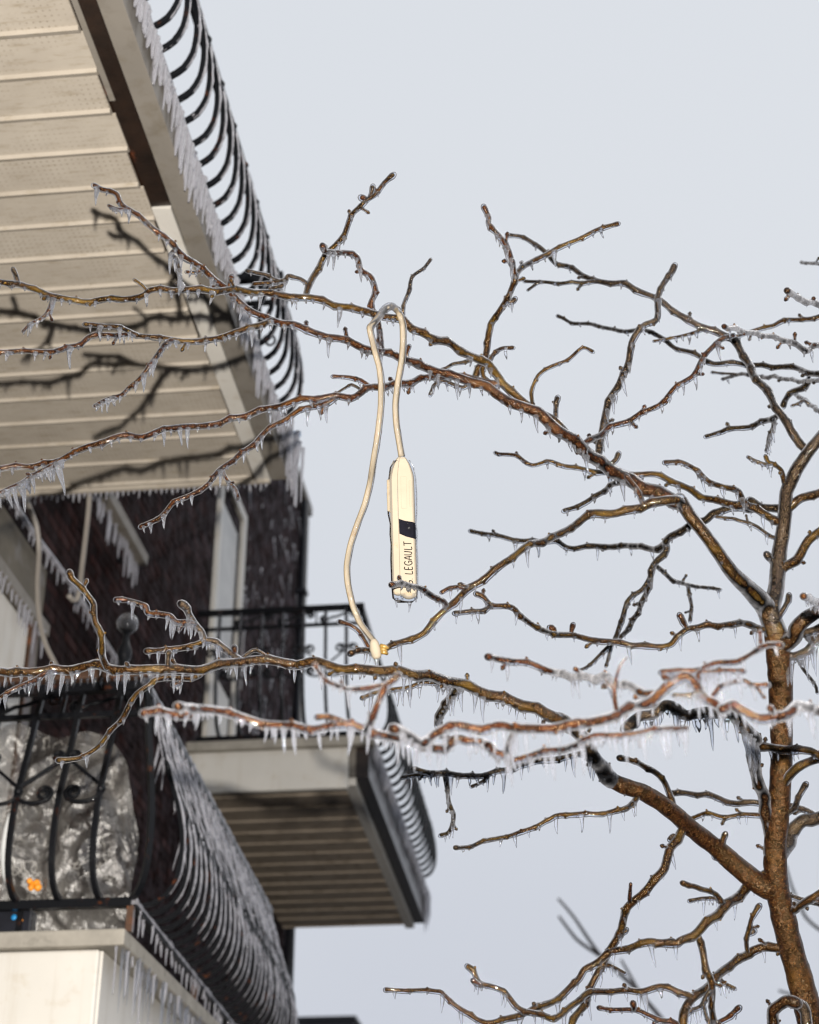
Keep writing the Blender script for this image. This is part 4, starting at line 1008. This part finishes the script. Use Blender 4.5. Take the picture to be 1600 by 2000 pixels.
tree = thing('iced_tree', Vector((0, 0, 0)), 'bare brown tree cased in clear ice, trunk at right, icicles under its branches', 'tree')
def pxm(d): return d / F
cent = []                                # (px x, px y, depth, world) of the limbs built so far
spots = []                               # icicles to hang: (length in px, parent, point, length, diameter, tilt)
trunk_root = None
rt = random.Random(23)
for li, (nm, mat, dia, d0, dd, dens, ilen, tilt, line) in enumerate(LIMBS):
    n = len(line)
    # arclength parameter in the picture
    acc = [0.0]
    for p, q in zip(line, line[1:]): acc.append(acc[-1] + math.hypot(q[0]-p[0], q[1]-p[1]))
    tot = acc[-1]
    def along(vals, t):
        if len(vals) == 1: return vals[0]
        u = t * (len(vals) - 1); i = min(int(u), len(vals) - 2)
        return vals[i] + (vals[i+1] - vals[i]) * (u - i)
    first_w = None
    if d0 == 'a':
        bx, by = line[0]
        best = min(cent, key=lambda c: (c[0]-bx)**2 + (c[1]-by)**2)
        base_d = best[2]; first_w = best[3]
        lim = tot * pxm(base_d) * (0.30 if mat != 'bark_dark' else 0.8)
        dd = dd[0] if isinstance(dd, tuple) else max(-lim, min(lim, dd))
        depths = [base_d + dd * (a / tot) for a in acc]
    elif isinstance(d0, list):
        depths = [along(d0, a / tot) for a in acc]
    else:
        depths = [d0 + dd * (a / tot) for a in acc]
    ph = rt.uniform(0, 6)
    amp = 0.0 if nm == 'trunk' else min(0.05, tot * 0.0002)
    depths = [d + amp * math.sin(ph + a / 70.0) * min(1, a / 60.0) - (amp * math.sin(ph) * 0) for d, a in zip(depths, acc)]
    pts = [at(x, y, d) for (x, y), d in zip(line, depths)]
    if first_w is not None: pts[0] = first_w.copy()
    vals = [(along(dia, a / tot) * pxm(d) * 0.5, d, a) for a, d in zip(acc, depths)]
    if nm == 'trunk':                    # carry the trunk on down to the ground
        p0 = pts[0]
        ext = [Vector((p0.x + 0.10, p0.y - 0.02, -0.05)), Vector((p0.x + 0.06, p0.y, p0.z * 0.45))]
        r0 = vals[0][0]
        pts = ext + pts
        vals = [(r0 * 1.7, depths[0], 0), (r0 * 1.2, depths[0], 0)] + vals
    step = 0.005 if nm != 'trunk' else 0.008
    P, V = catmull(pts, vals, step)
    m = len(P)
    rad = [v[0] for v in V]
    # joints: a swelling every few centimetres, with a bud standing on it and a small change of course
    nxt = rt.uniform(0.02, 0.05); side = 1
    slen = [0.0]
    for i in range(1, m): slen.append(slen[-1] + (P[i] - P[i-1]).length)
    L = slen[-1]
    thin = max(rad) < 0.022
    bump = [1.0] * m; buds = []; nodes_at = [(0.0, 0.0)]
    if thin:
        while nxt < L - 0.012:
            i = min(range(m), key=lambda k: abs(slen[k] - nxt))
            for k in range(m):
                dq = (slen[k] - nxt) / (rad[i] * 0.9)
                if abs(dq) < 3: bump[k] += (0.34 if rad[i] < .006 else (0.2 if rad[i] < .010 else 0.10)) * math.exp(-dq * dq)
            if rt.random() < 0.85: buds.append((i, side))
            nodes_at.append((slen[i], side * min(rad[i], 0.006) * rt.uniform(0.25, 0.75)))
            side = -side
            nxt += rt.uniform(0.030, 0.072)
        nodes_at.append((L, 0.0))
        for k in range(m):
            dq = (L - slen[k]) / (rad[-1] * 2.0)
            bump[k] += 0.25 * math.exp(-dq * dq)
        q = 0; newP = []
        for i in range(m):
            while q < len(nodes_at) - 2 and slen[i] > nodes_at[q+1][0]: q += 1
            (a0, o0), (a1, o1) = nodes_at[q], nodes_at[q+1]
            u = 0 if a1 <= a0 else (slen[i] - a0) / (a1 - a0)
            tt_ = (P[min(i+1, m-1)] - P[max(i-1, 0)]).normalized()
            newP.append(P[i] + tt_.cross(FWD).normalized() * (o0 + (o1 - o0) * u))
        P = newP
    # the traced outline is wood plus ice: thin twigs are half ice
    kf = [0.86 if r < 0.014 else min(1.0, 0.86 + (r - 0.014) * 14) for r in rad]
    if nm == 'trunk': kf = [1.0] * m
    rr = []
    for i in range(m):
        w = 1 + 0.10 * min(1, .007 / rad[i]) * noise.noise(P[i] * 30) + 0.07 * min(1, .003 / rad[i]) * noise.noise(P[i] * 110)
        rr.append(rad[i] * kf[i] * bump[i] * w)
    ns = 18 if max(rad) > 0.02 else (12 if max(rad) > 0.009 else 9)
    mb = MB()
    off = Vector((li * 3.1, 0, 0))
    def lump(i, a, P=P, off=off, big=max(rad) > 0.02):
        v = P[i] * (26 if big else 60) + off + Vector((math.cos(a), math.sin(a), 0)) * 0.8
        return 1 + (0.09 if big else 0.07) * noise.noise(v) + (0.03 * noise.noise(v * 3.3) if big else 0)
    mb.tube(P, rr, ns, lump)
    gm = MB()
    if thin:
        for i, sd in buds:
            if i < 2 or i > m - 3: continue
            t = (P[i+1] - P[i-1]).normalized()
            sdv = t.cross(FWD); sdv = (sdv * sd + FWD * rt.uniform(-0.9, 0.9)).normalized()
            dirv = (sdv + t * rt.uniform(.3, 1.0)).normalized()
            if rt.random() < 0.24:       # a short spur with a fat bud
                ln = rt.uniform(0.006, 0.020)
                p1 = P[i] + dirv * (rr[i] + ln); r1 = max(0.0016, min(0.0032, rr[i] * 0.5))
                mb.tube([P[i], P[i] + dirv * (rr[i] + ln * .5), p1], [r1, r1 * .9, r1 * 1.1], 7)
                mb.ball(p1, r1 * 1.35, 7, 6, dirv, 1.2)
                gm.tube([P[i] + dirv * rr[i] * .5, P[i] + dirv * (rr[i] + ln * .6), p1, p1 + dirv * r1 * 2.0], [r1 * 1.7, r1 * 1.7, r1 * 2.1, r1 * .8], 8)
            else:
                mb.ball(P[i] + sdv * rr[i] * 1.02, max(0.0020, min(0.0034, rr[i] * 0.58)), 6, 5, dirv, 1.6)
        mb.ball(P[-1], rr[-1] * 1.05, 8, 6)
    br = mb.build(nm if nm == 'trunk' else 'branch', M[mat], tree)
    # ---- the glaze: a clear uneven skin that sags under the wood
    if nm != 'trunk' and not (max(rad) > 0.03):
        Q, qr = [], []
        for i in range(m):
            lumpn = noise.noise(P[i] * 30 + off) * 0.6 + 0.5 + 0.15 * noise.noise(P[i] * 95)
            r_out = rr[i] + (1.0 if rad[i] < .009 else max(.4, 1 - (rad[i] - .009) * 90)) * min(rad[i] * (0.40 + 0.40 * lumpn), 0.0021 + 0.0021 * lumpn)
            Q.append(P[i] + Vector((0, 0, -(r_out - rr[i]) * (0.15 + 0.45 * lumpn)))); qr.append(r_out)
        t = (P[-1] - P[-2]).normalized()
        Q.append(Q[-1] + t * qr[-1] * 0.7); qr.append(qr[-1] * 0.85)
        Q.append(Q[-1] + t * qr[-2] * 0.5); qr.append(qr[-2] * 0.4)
        gm.tube(Q, qr, max(9, ns))
        gl = gm.build('ice_glaze', M['ice'], br)
    # ---- icicles
    if dens:
        cnt = int(round(tot * dens * (1.45 if depths[-1] > 3.1 else 1.1) / 100.0))
        x_lo, x_hi = -10, 1610
        for c in range(cnt):
            tt = (c + rt.uniform(0.1, 0.9)) / cnt
            i = min(m - 1, max(1, int(tt * (m - 1))))
            d = V[i][1]
            t = (P[i] - P[i-1]).normalized()
            if abs(t.z) > 0.93 and rt.random() < 0.6: continue
            k = rt.random()
            if depths[-1] < 3.1 and k > .75: k *= .85
            ln = ilen * (0.30 + 1.25 * k * k * k + 0.35 * rt.random())
            ln *= 1.12; dm = 4.2 + ln * 0.11 + rt.uniform(-.8, 1.4)
            if rt.random() < 0.35: ln *= 0.4
            spots.append((ln * (d / 4.0 < 2) / d, br, P[i] + Vector((0, 0, -rad[i] * 0.9)), ln * pxm(d), dm * pxm(d), tilt + rt.uniform(-.07, .09)))
    for i in range(m):
        v = P[i] - LENS; dz = v.dot(FWD)
        cent.append((800 + F * v.dot(RIGHT) / dz, 1000 - F * v.dot(UP) / dz, dz, P[i]))
# 300 largest icicles are parts of their branches, the rest one part of the tree
spots.sort(key=lambda s: -s[0])
for q, br, p, ln, dm, tl in spots[:300]: hang(br, p, ln, dm, None, tl)
small = MB()
for q, br, p, ln, dm, tl in spots[300:]: add_icicle(small, p, ln, dm, tl)
if small.f: small.build('small_icicles', M['icicle'], tree, True, 0, 'stuff')

# ---------------------------------------------------------------- the cord hung in the tree
CD = 3.80
def depth_near(x, y, lo=0, hi=99):
    c = [c for c in cent if lo < c[2] < hi]
    return min(c, key=lambda c: (c[0]-x)**2 + (c[1]-y)**2)[2]
dU = depth_near(765, 620, 3.3, 4.4); dP = depth_near(742, 1270, 3.2, 4.4)
cord = thing('extension_cord', at(785, 900, dU), 'beige cord with a taped, hand-lettered outlet bar looped over an iced branch', 'extension cord')
dT = min(c_[2] for c_ in cent if abs(c_[0] - 785) < 18 and abs(c_[1] - 1143) < 10)
BD = max(dU - 0.03, dT + 0.035)
def cpts(lst, st=0.012):
    p, v = catmull([at(x, y, d) for x, y, d in lst], [(0,)] * len(lst), st)
    return p
# from the outlet bar up, over the branch, and down to the plug
path = cpts([(784, 892, BD), (779, 862, BD), (774, 830, BD), (772, 790, BD), (777, 745, BD), (784, 705, BD), (787, 665, BD), (786, 635, BD), (781, 616, BD - .01), (775, 606, dU), (764, 599, dU + .02), (754, 603, dU + .02), (745, 614, dU), (734, 626, dU - .03), (722, 640, dU - .05),
             (726, 662, dU - .05), (733, 690, dU - .06), (741, 720, dU - .06), (744, 755, dU - .06), (743, 800, dU - .05), (737, 850, dU - .04), (729, 900, dU - .03), (722, 945, dU), (712, 985, dU), (697, 1025, dP), (684, 1065, dP), (677, 1105, dP - .02), (679, 1140, dP - .03), (688, 1180, dP - .04), (702, 1215, dP - .04), (722, 1243, dP - .03), (732, 1256, dP - .02)])
rc = 5.7 * pxm(dU)
def flat(i, a): return 1.0 + 0.28 * math.cos(2 * a)
cb_ = MB().tube(path, [rc * (1 + 0.05 * noise.noise(p * 60)) for p in path], 10)
cab = cb_.build('cable', M['cable'], cord)
for sgn in (-1, 1):
    MB().tube([p - FWD * rc * 0.86 + RIGHT * (sgn * rc * 0.42) for p in path], rc * 0.24, 6).build('cable_ridge', M['cable'], cab)
MB().tube([p + RIGHT * rc * 0.30 + Vector((0, 0, -0.001)) for p in path], [rc * (1.12 + 0.18 * noise.noise(p * 45)) for p in path], 9).build('ice_glaze', M['ice'], cab)
# ice lump over the loop
MB().tube(cpts([(777, 606, dU), (764, 597, dU + .02), (752, 602, dU + .02), (742, 616, dU), (722, 642, dU - .05)], .006), [rc * (1.30 + .2 * noise.noise(Vector((i, 0, 0)) * .9)) for i in range(len(cpts([(777, 606, dU), (764, 597, dU + .02), (752, 602, dU + .02), (742, 616, dU), (722, 642, dU - .05)], .006)))], 9).build('loop_ice', M['icicle'], cab)
# outlet bar: bevelled long body whose axis hangs slightly off plumb
pb0, pb1 = at(784, 893, BD), at(790, 1166, BD)
ax = (pb1 - pb0).normalized(); wv = (RIGHT - ax * RIGHT.dot(ax)).normalized(); nv = ax.cross(wv)
if nv.dot(FWD) > 0: nv = -nv
k = pxm(BD)
def barp(u, v, w): return pb0 + ax * (u * k) + wv * (v * k) + nv * (w * k)
def ringbar(mb, rows, sect):
    b = len(mb.v); n = len(sect(0))
    for u, sc_ in rows:
        for (v, w) in sect(u): mb.v.append(barp(u, v * sc_[0] + sc_[2], w * sc_[1]))
    for i in range(len(rows) - 1):
        for j in range(n):
            j2 = (j + 1) % n
            mb.f.append((b+i*n+j, b+i*n+j2, b+(i+1)*n+j2, b+(i+1)*n+j))
    mb.f.append(tuple(b + j for j in reversed(range(n)))); mb.f.append(tuple(b + (len(rows)-1)*n + j for j in range(n)))
SEC = [(-25, -6), (-25, 3), (-20, 9), (-9, 11), (-8, 13), (20, 13), (23, 10), (25, 3), (25, -6), (18, -12), (-18, -12)]
body = MB()
ringbar(body, [(0, (.28, .5, 0)), (4, (.42, .7, 0)), (12, (.62, .85, 0)), (22, (.78, .95, 0)), (34, (.92, 1, 0)), (44, (.97, 1, 0)), (120, (.97, 1, .2)), (200, (.985, 1, .6)), (252, (1, 1, 1)), (262, (1, 1, 1)), (266, (.96, .96, 1))], lambda u: SEC)
blk = body.build('outlet_bar', M['beige'], cord, False, 0.0012)
sidep = MB(); ringbar(sidep, [(40, (.6, .7, 0)), (44, (1, 1, 0)), (104, (1, 1, 0)), (112, (.6, .7, 0))], lambda u: [(-29.5, -5), (-29.5, 5), (-24, 7), (-24, -7)])
sidep.build('side_cover', M['cable'], blk, False, 0.001)
for u0, u1, v0, v1 in ((38, 100, -2, 9), (46, 96, 14, 18)):
    r_ = MB(); ringbar(r_, [(u0, (1, 1, 0)), (u1, (1, 1, 0))], lambda u: [(v0, 12.6), (v0, 14.2), (v1, 14.2), (v1, 12.6)]); r_.build('raised_panel', M['beige'], blk, False, 0.0006)
tape = MB(); b = len(tape.v)
quad = [(120, -7.5), (124, 4), (127, 20.5), (130, 25.2), (161, 25.4), (159, 20.5), (155, 6), (149, -7.0)]
for lift in (13.35, 14.1):
    for (u, v) in quad:
        w = lift if v < 21.5 else lift - (v - 20.5) * 1.35
        tape.v.append(barp(u, v, w))
n = len(quad)
for o_ in (0, n): tape.f += [(o_, o_+1, o_+6, o_+7), (o_+1, o_+2, o_+5, o_+6), (o_+2, o_+3, o_+4, o_+5)]
tape.f += [(j, (j+1) % n, n + (j+1) % n, n + j) for j in range(n)]
tape.build('tape_strip', M['tape'], blk, False)
# marker lettering, read along the bar from the bottom up; strokes in a 10 x 14 letter box
GL = {'G': ([[(9, 12), (6, 14), (3, 13), (1, 9), (1, 4), (4, 0), (8, 1), (9, 6), (5, 6)]], 11),
      '.': ([[(1, 0), (1.6, 1)]], 5),
      'L': ([[(2, 14), (1, 0), (7, 0.5)]], 9),
      'E': ([[(7, 13.6), (2, 14), (1, 0), (7, 0.4)], [(1.5, 7), (6, 7.4)]], 9.5),
      'A': ([[(0, 0), (5, 14), (8, 0)], [(2, 5), (7, 5)]], 10),
      'U': ([[(1, 14), (0.6, 4), (3, 0), (6, 1), (8, 14)]], 10.5),
      'T': ([[(0, 13.6), (9, 14.2)], [(5, 14), (4, 0)]], 10)}
ink = MB(); cur = 249.5
sz = 1.0
for ch in 'G. LEGAULT':
    if ch == ' ': cur -= 5.5; continue
    st, adv = GL[ch]
    for s_ in st:
        pp = [barp(cur - x * 0.95 * sz, 16.5 - y * 1.05 + (cur - 220) * 0.01, 13.3) for x, y in s_]
        pp, _ = catmull(pp, [(0,)] * len(pp), 0.002)
        ink.tube(pp, 0.95 * k, 6)
    cur -= adv * 0.95 * sz
ink.build('lettering', M['ink'], blk)
# ice-swollen foot of the bar
ft = MB()
for du, dv, rr_ in ((266, 9, 17), (262, -12, 12), (268, 17, 10), (263, 0, 13)):
    ft.ball(barp(du, dv, -1), rr_ * k * .9, 10, 8, ax, .8)
ft.build('end_cap', M['beige'], blk)
gz = MB(); rows = []
ringbar(gz, [(6, (.66, .7, 1)), (20, (.96, .85, 1)), (44, (1.11, .9, 1)), (70, (1.20, .9, 0)), (110, (1.17, .9, 0)), (130, (1.06, .9, 1)), (150, (1.12, .9, 1.5)), (170, (1.05, .9, 1.5)), (200, (1.10, .9, 1.5)), (250, (1.07, .9, 1.5)), (275, (1.0, .95, 1.5)), (284, (.6, .7, 1.5))], lambda u: SEC)
gz.build('ice_glaze', M['ice'], blk)
for du, dv, ln, dm in ((276, -16, 20, 6), (284, 10, 22, 6), (272, -4, 12, 5), (276, 22, 10, 5)):
    hang(blk, barp(du, dv, 0), ln * k, dm * k)
# plug at the lower end, frozen to the twig
pk = pxm(dP)
q0, q1 = at(729, 1248, dP - .03), at(737, 1286, dP - .03)
plug = MB().tube([q0, q0.lerp(q1, .2), q0.lerp(q1, .5), q0.lerp(q1, .85), q1], [5*pk, 9*pk, 11*pk, 10*pk, 7*pk], 12).build('plug', M['beige'], cord)
pr = MB()
for x, y, x2, y2 in ((744, 1262, 759, 1266), (745, 1273, 757, 1277), (744, 1268, 756, 1272)):
    pr.tube([at(x, y, dP - .03), at((x+x2)/2, (y+y2)/2 - 1, dP - .035), at(x2, y2, dP - .03)], [5.5*pk, 4.5*pk, 3.2*pk], 8)
pr.build('prong_ice', M['amber'], plug)
hang(plug, at(736, 1286, dP - .03), 32*pk, 8*pk)
hang(plug, at(724, 1276, dP - .03), 20*pk, 6*pk)

# ---------------------------------------------------------------- wires, things on the lower balcony, far things
def wire(name, lst, r, label, mat='wire'):
    p, _ = catmull([at(*q) for q in lst], [(0,)] * len(lst), 0.03)
    o = MB().tube(p, r, 8).build(name, M[mat])
    return tag(o, label, 'cable', 'loose cables under the upper balcony')
wire('hanging_cable', [(176, 940, 8.42), (175, 965, 8.42), (172, 1005, 8.45), (166, 1060, 8.5), (160, 1110, 8.55), (156, 1150, 8.6), (150, 1172, 8.6), (142, 1172, 8.58), (134, 1162, 8.55)], 0.014, 'pale cable hanging with a hooked end below the upper balcony edge')
wire('hanging_cable', [(40, 958, 8.55), (55, 985, 8.5), (72, 1030, 8.5), (76, 1080, 8.5), (73, 1140, 8.55), (76, 1200, 8.6), (88, 1255, 8.65), (112, 1305, 8.7), (130, 1345, 8.8)], 0.014, 'slack grey cable bowing down in front of the tan door surround')

# clear plastic film tied inside the railing of the lower balcony
nx, nz_ = 90, 70
pl = MB()
for j in range(nz_ + 1):
    for i in range(nx + 1):
        u, v = i / nx, j / nz_
        topz = 0.86 - 0.16 * max(0, (u - 0.72) / 0.28) ** 1.5 * 1.6 + 0.03 * math.sin(u * 17) - (0.22 if u > .93 else 0) * (u - .93) / .07
        x = -3.0 + u * 1.10
        z = 1.74 + v * (topz + 0.09)
        p = Vector((x * 1.6, z * 1.2, 0))
        dy = 0.06 * noise.noise(p * 3.1) + 0.028 * noise.noise(p * 9) + 0.018 * abs(noise.noise(p * 21)) - 0.05 * math.sin(v * math.pi) - 0.07 * max(0, 1 - ((u - .80) / .16) ** 2 - ((v - .42) / .4) ** 2) ** .5 - 0.06 * max(0, 1 - ((u - .45) / .2) ** 2 - ((v - .35) / .33) ** 2) ** .5
        pl.v.append(W(x, YB + 0.17 + dy, z))
for j in range(nz_):
    for i in range(nx):
        a = j*(nx+1)+i
        pl.f.append((a, a+1, a+nx+2, a+nx+1))
po = pl.build('plastic_sheet', M['plastic'], None)
po.modifiers.new('thick', 'SOLIDIFY').thickness = 0.002
tag(po, 'crumpled clear plastic sheet behind the bars of the lower left balcony', 'plastic sheet')
def onY(x, y, Y):
    d = FWD + RIGHT * ((x - 800) / F) + UP * ((1000 - y) / F)
    return LENS + d * (Y / d.y)
def ywid(Y): return Y / (FWD.y * 1.0) / F
bx = thing('equipment_case', onY(20, 1815, YB + .1), 'black box with a blue round sticker and an orange dot under the railing', 'box')
c0 = onY(62, 1818, YB + .1)
MB().quad_box((c0.x - 0.42, YB + .08, EYE + 1.738), (c0.x, YB + .155, EYE + 1.86)).build('case_body', M['blackbox'], bx, False, 0.008)
MB().quad_box((c0.x - 0.06, YB + .066, EYE + 1.742), (c0.x - 0.035, YB + .078, EYE + 1.85)).build('corner_strip', M['iron'], bx, False)
c1 = onY(28, 1792, YB + .078)
MB().tube([c1, c1 + Vector((0, -.006, 0))], 0.0115, 14).build('round_sticker', M['blue'], bx)
c2 = onY(43, 1798, YB + .078)
MB().tube([c2, c2 + Vector((0, -.006, 0))], 0.006, 10).build('small_lamp_cap', M['orange'], bx)
c3 = onY(66, 1728, YB + .09)
ob = MB()
for i in range(6):
    ob.ball(c3 + Vector((rnd.uniform(-.022, .022), rnd.uniform(-.01, .01), rnd.uniform(-.014, .014))), rnd.uniform(.010, .018), 7, 5)
tag(ob.build('orange_scrap', M['orange']), 'small orange lump between the leftmost bars and the crumpled plastic sheet', 'plastic scrap')
hp, _ = catmull([onY(x, y, YB + .05) for x, y in ((22, 1590), (12, 1625), (7, 1665), (10, 1705), (20, 1735))], [(0,)] * 5, .02)
tag(MB().tube(hp, .014, 10).build('bent_tube', M['paleplastic']), 'pale bent tube standing behind the leftmost railing bars', 'tube')

# branches of a farther tree, far out of focus
FD = 27.0
ft_ = thing('far_tree', Vector((at(1420, 2300, FD).x, at(1420, 2300, FD).y, 0)), 'faint grey blurred branches of a farther tree low behind the trunk', 'tree')
def farb(lst, r0, r1):
    p, _ = catmull([at(x, y, FD + dz) for x, y, dz in lst], [(0,)] * len(lst), .15)
    MB().tube(p, [r0 + (r1 - r0) * i / (len(p) - 1) for i in range(len(p))], 7).build('branch', M['farbark'], ft_)
base = at(1420, 2300, FD + .3)
MB().tube([Vector((base.x + .2, base.y, -0.05)), Vector((base.x + .1, base.y, base.z * .5)), base, at(1360, 2120, FD)], [.2, .14, .09, .06], 9).build('trunk', M['farbark'], ft_)
farb([(1362, 2125, 0), (1310, 2015, -.3), (1240, 1930, -.5), (1172, 1865, -.7), (1120, 1790, -1), (1090, 1755, -1)], .055, .022)
farb([(1172, 1866, -.7), (1150, 1852, -.7), (1125, 1833, -.8), (1092, 1790, -1)], .034, .022)
farb([(1250, 1940, -.5), (1228, 1900, -.4), (1213, 1874, -.4)], .032, .02)
farb([(1420, 2300, .3), (1560, 2080, .3), (1650, 1860, 0), (1600, 1815, -.2), (1574, 1792, -.2), (1548, 1735, -.4), (1535, 1690, -.5)], .07, .02)
farb([(1560, 2080, .3), (1570, 1960, .1), (1522, 1935, -.2)], .036, .02)

# flat dark roof line of a building down the street
fb = thing('distant_building', Vector((at(640, 1990, 42).x, at(640, 1990, 42).y, 0)), 'dark flat roofed building just showing at the bottom edge of the sky', 'building')
q = at(638, 1987, 42)
MB().quad_box((q.x - .75, q.y, 0), (q.x + .72, q.y + 9, q.z - .05)).build('wall', M['farwall'], fb, False)
MB().quad_box((q.x - .80, q.y - .06, q.z - .048), (q.x + .77, q.y + 9.05, q.z + .02)).build('roof_edge', M['blackbox'], fb, False)
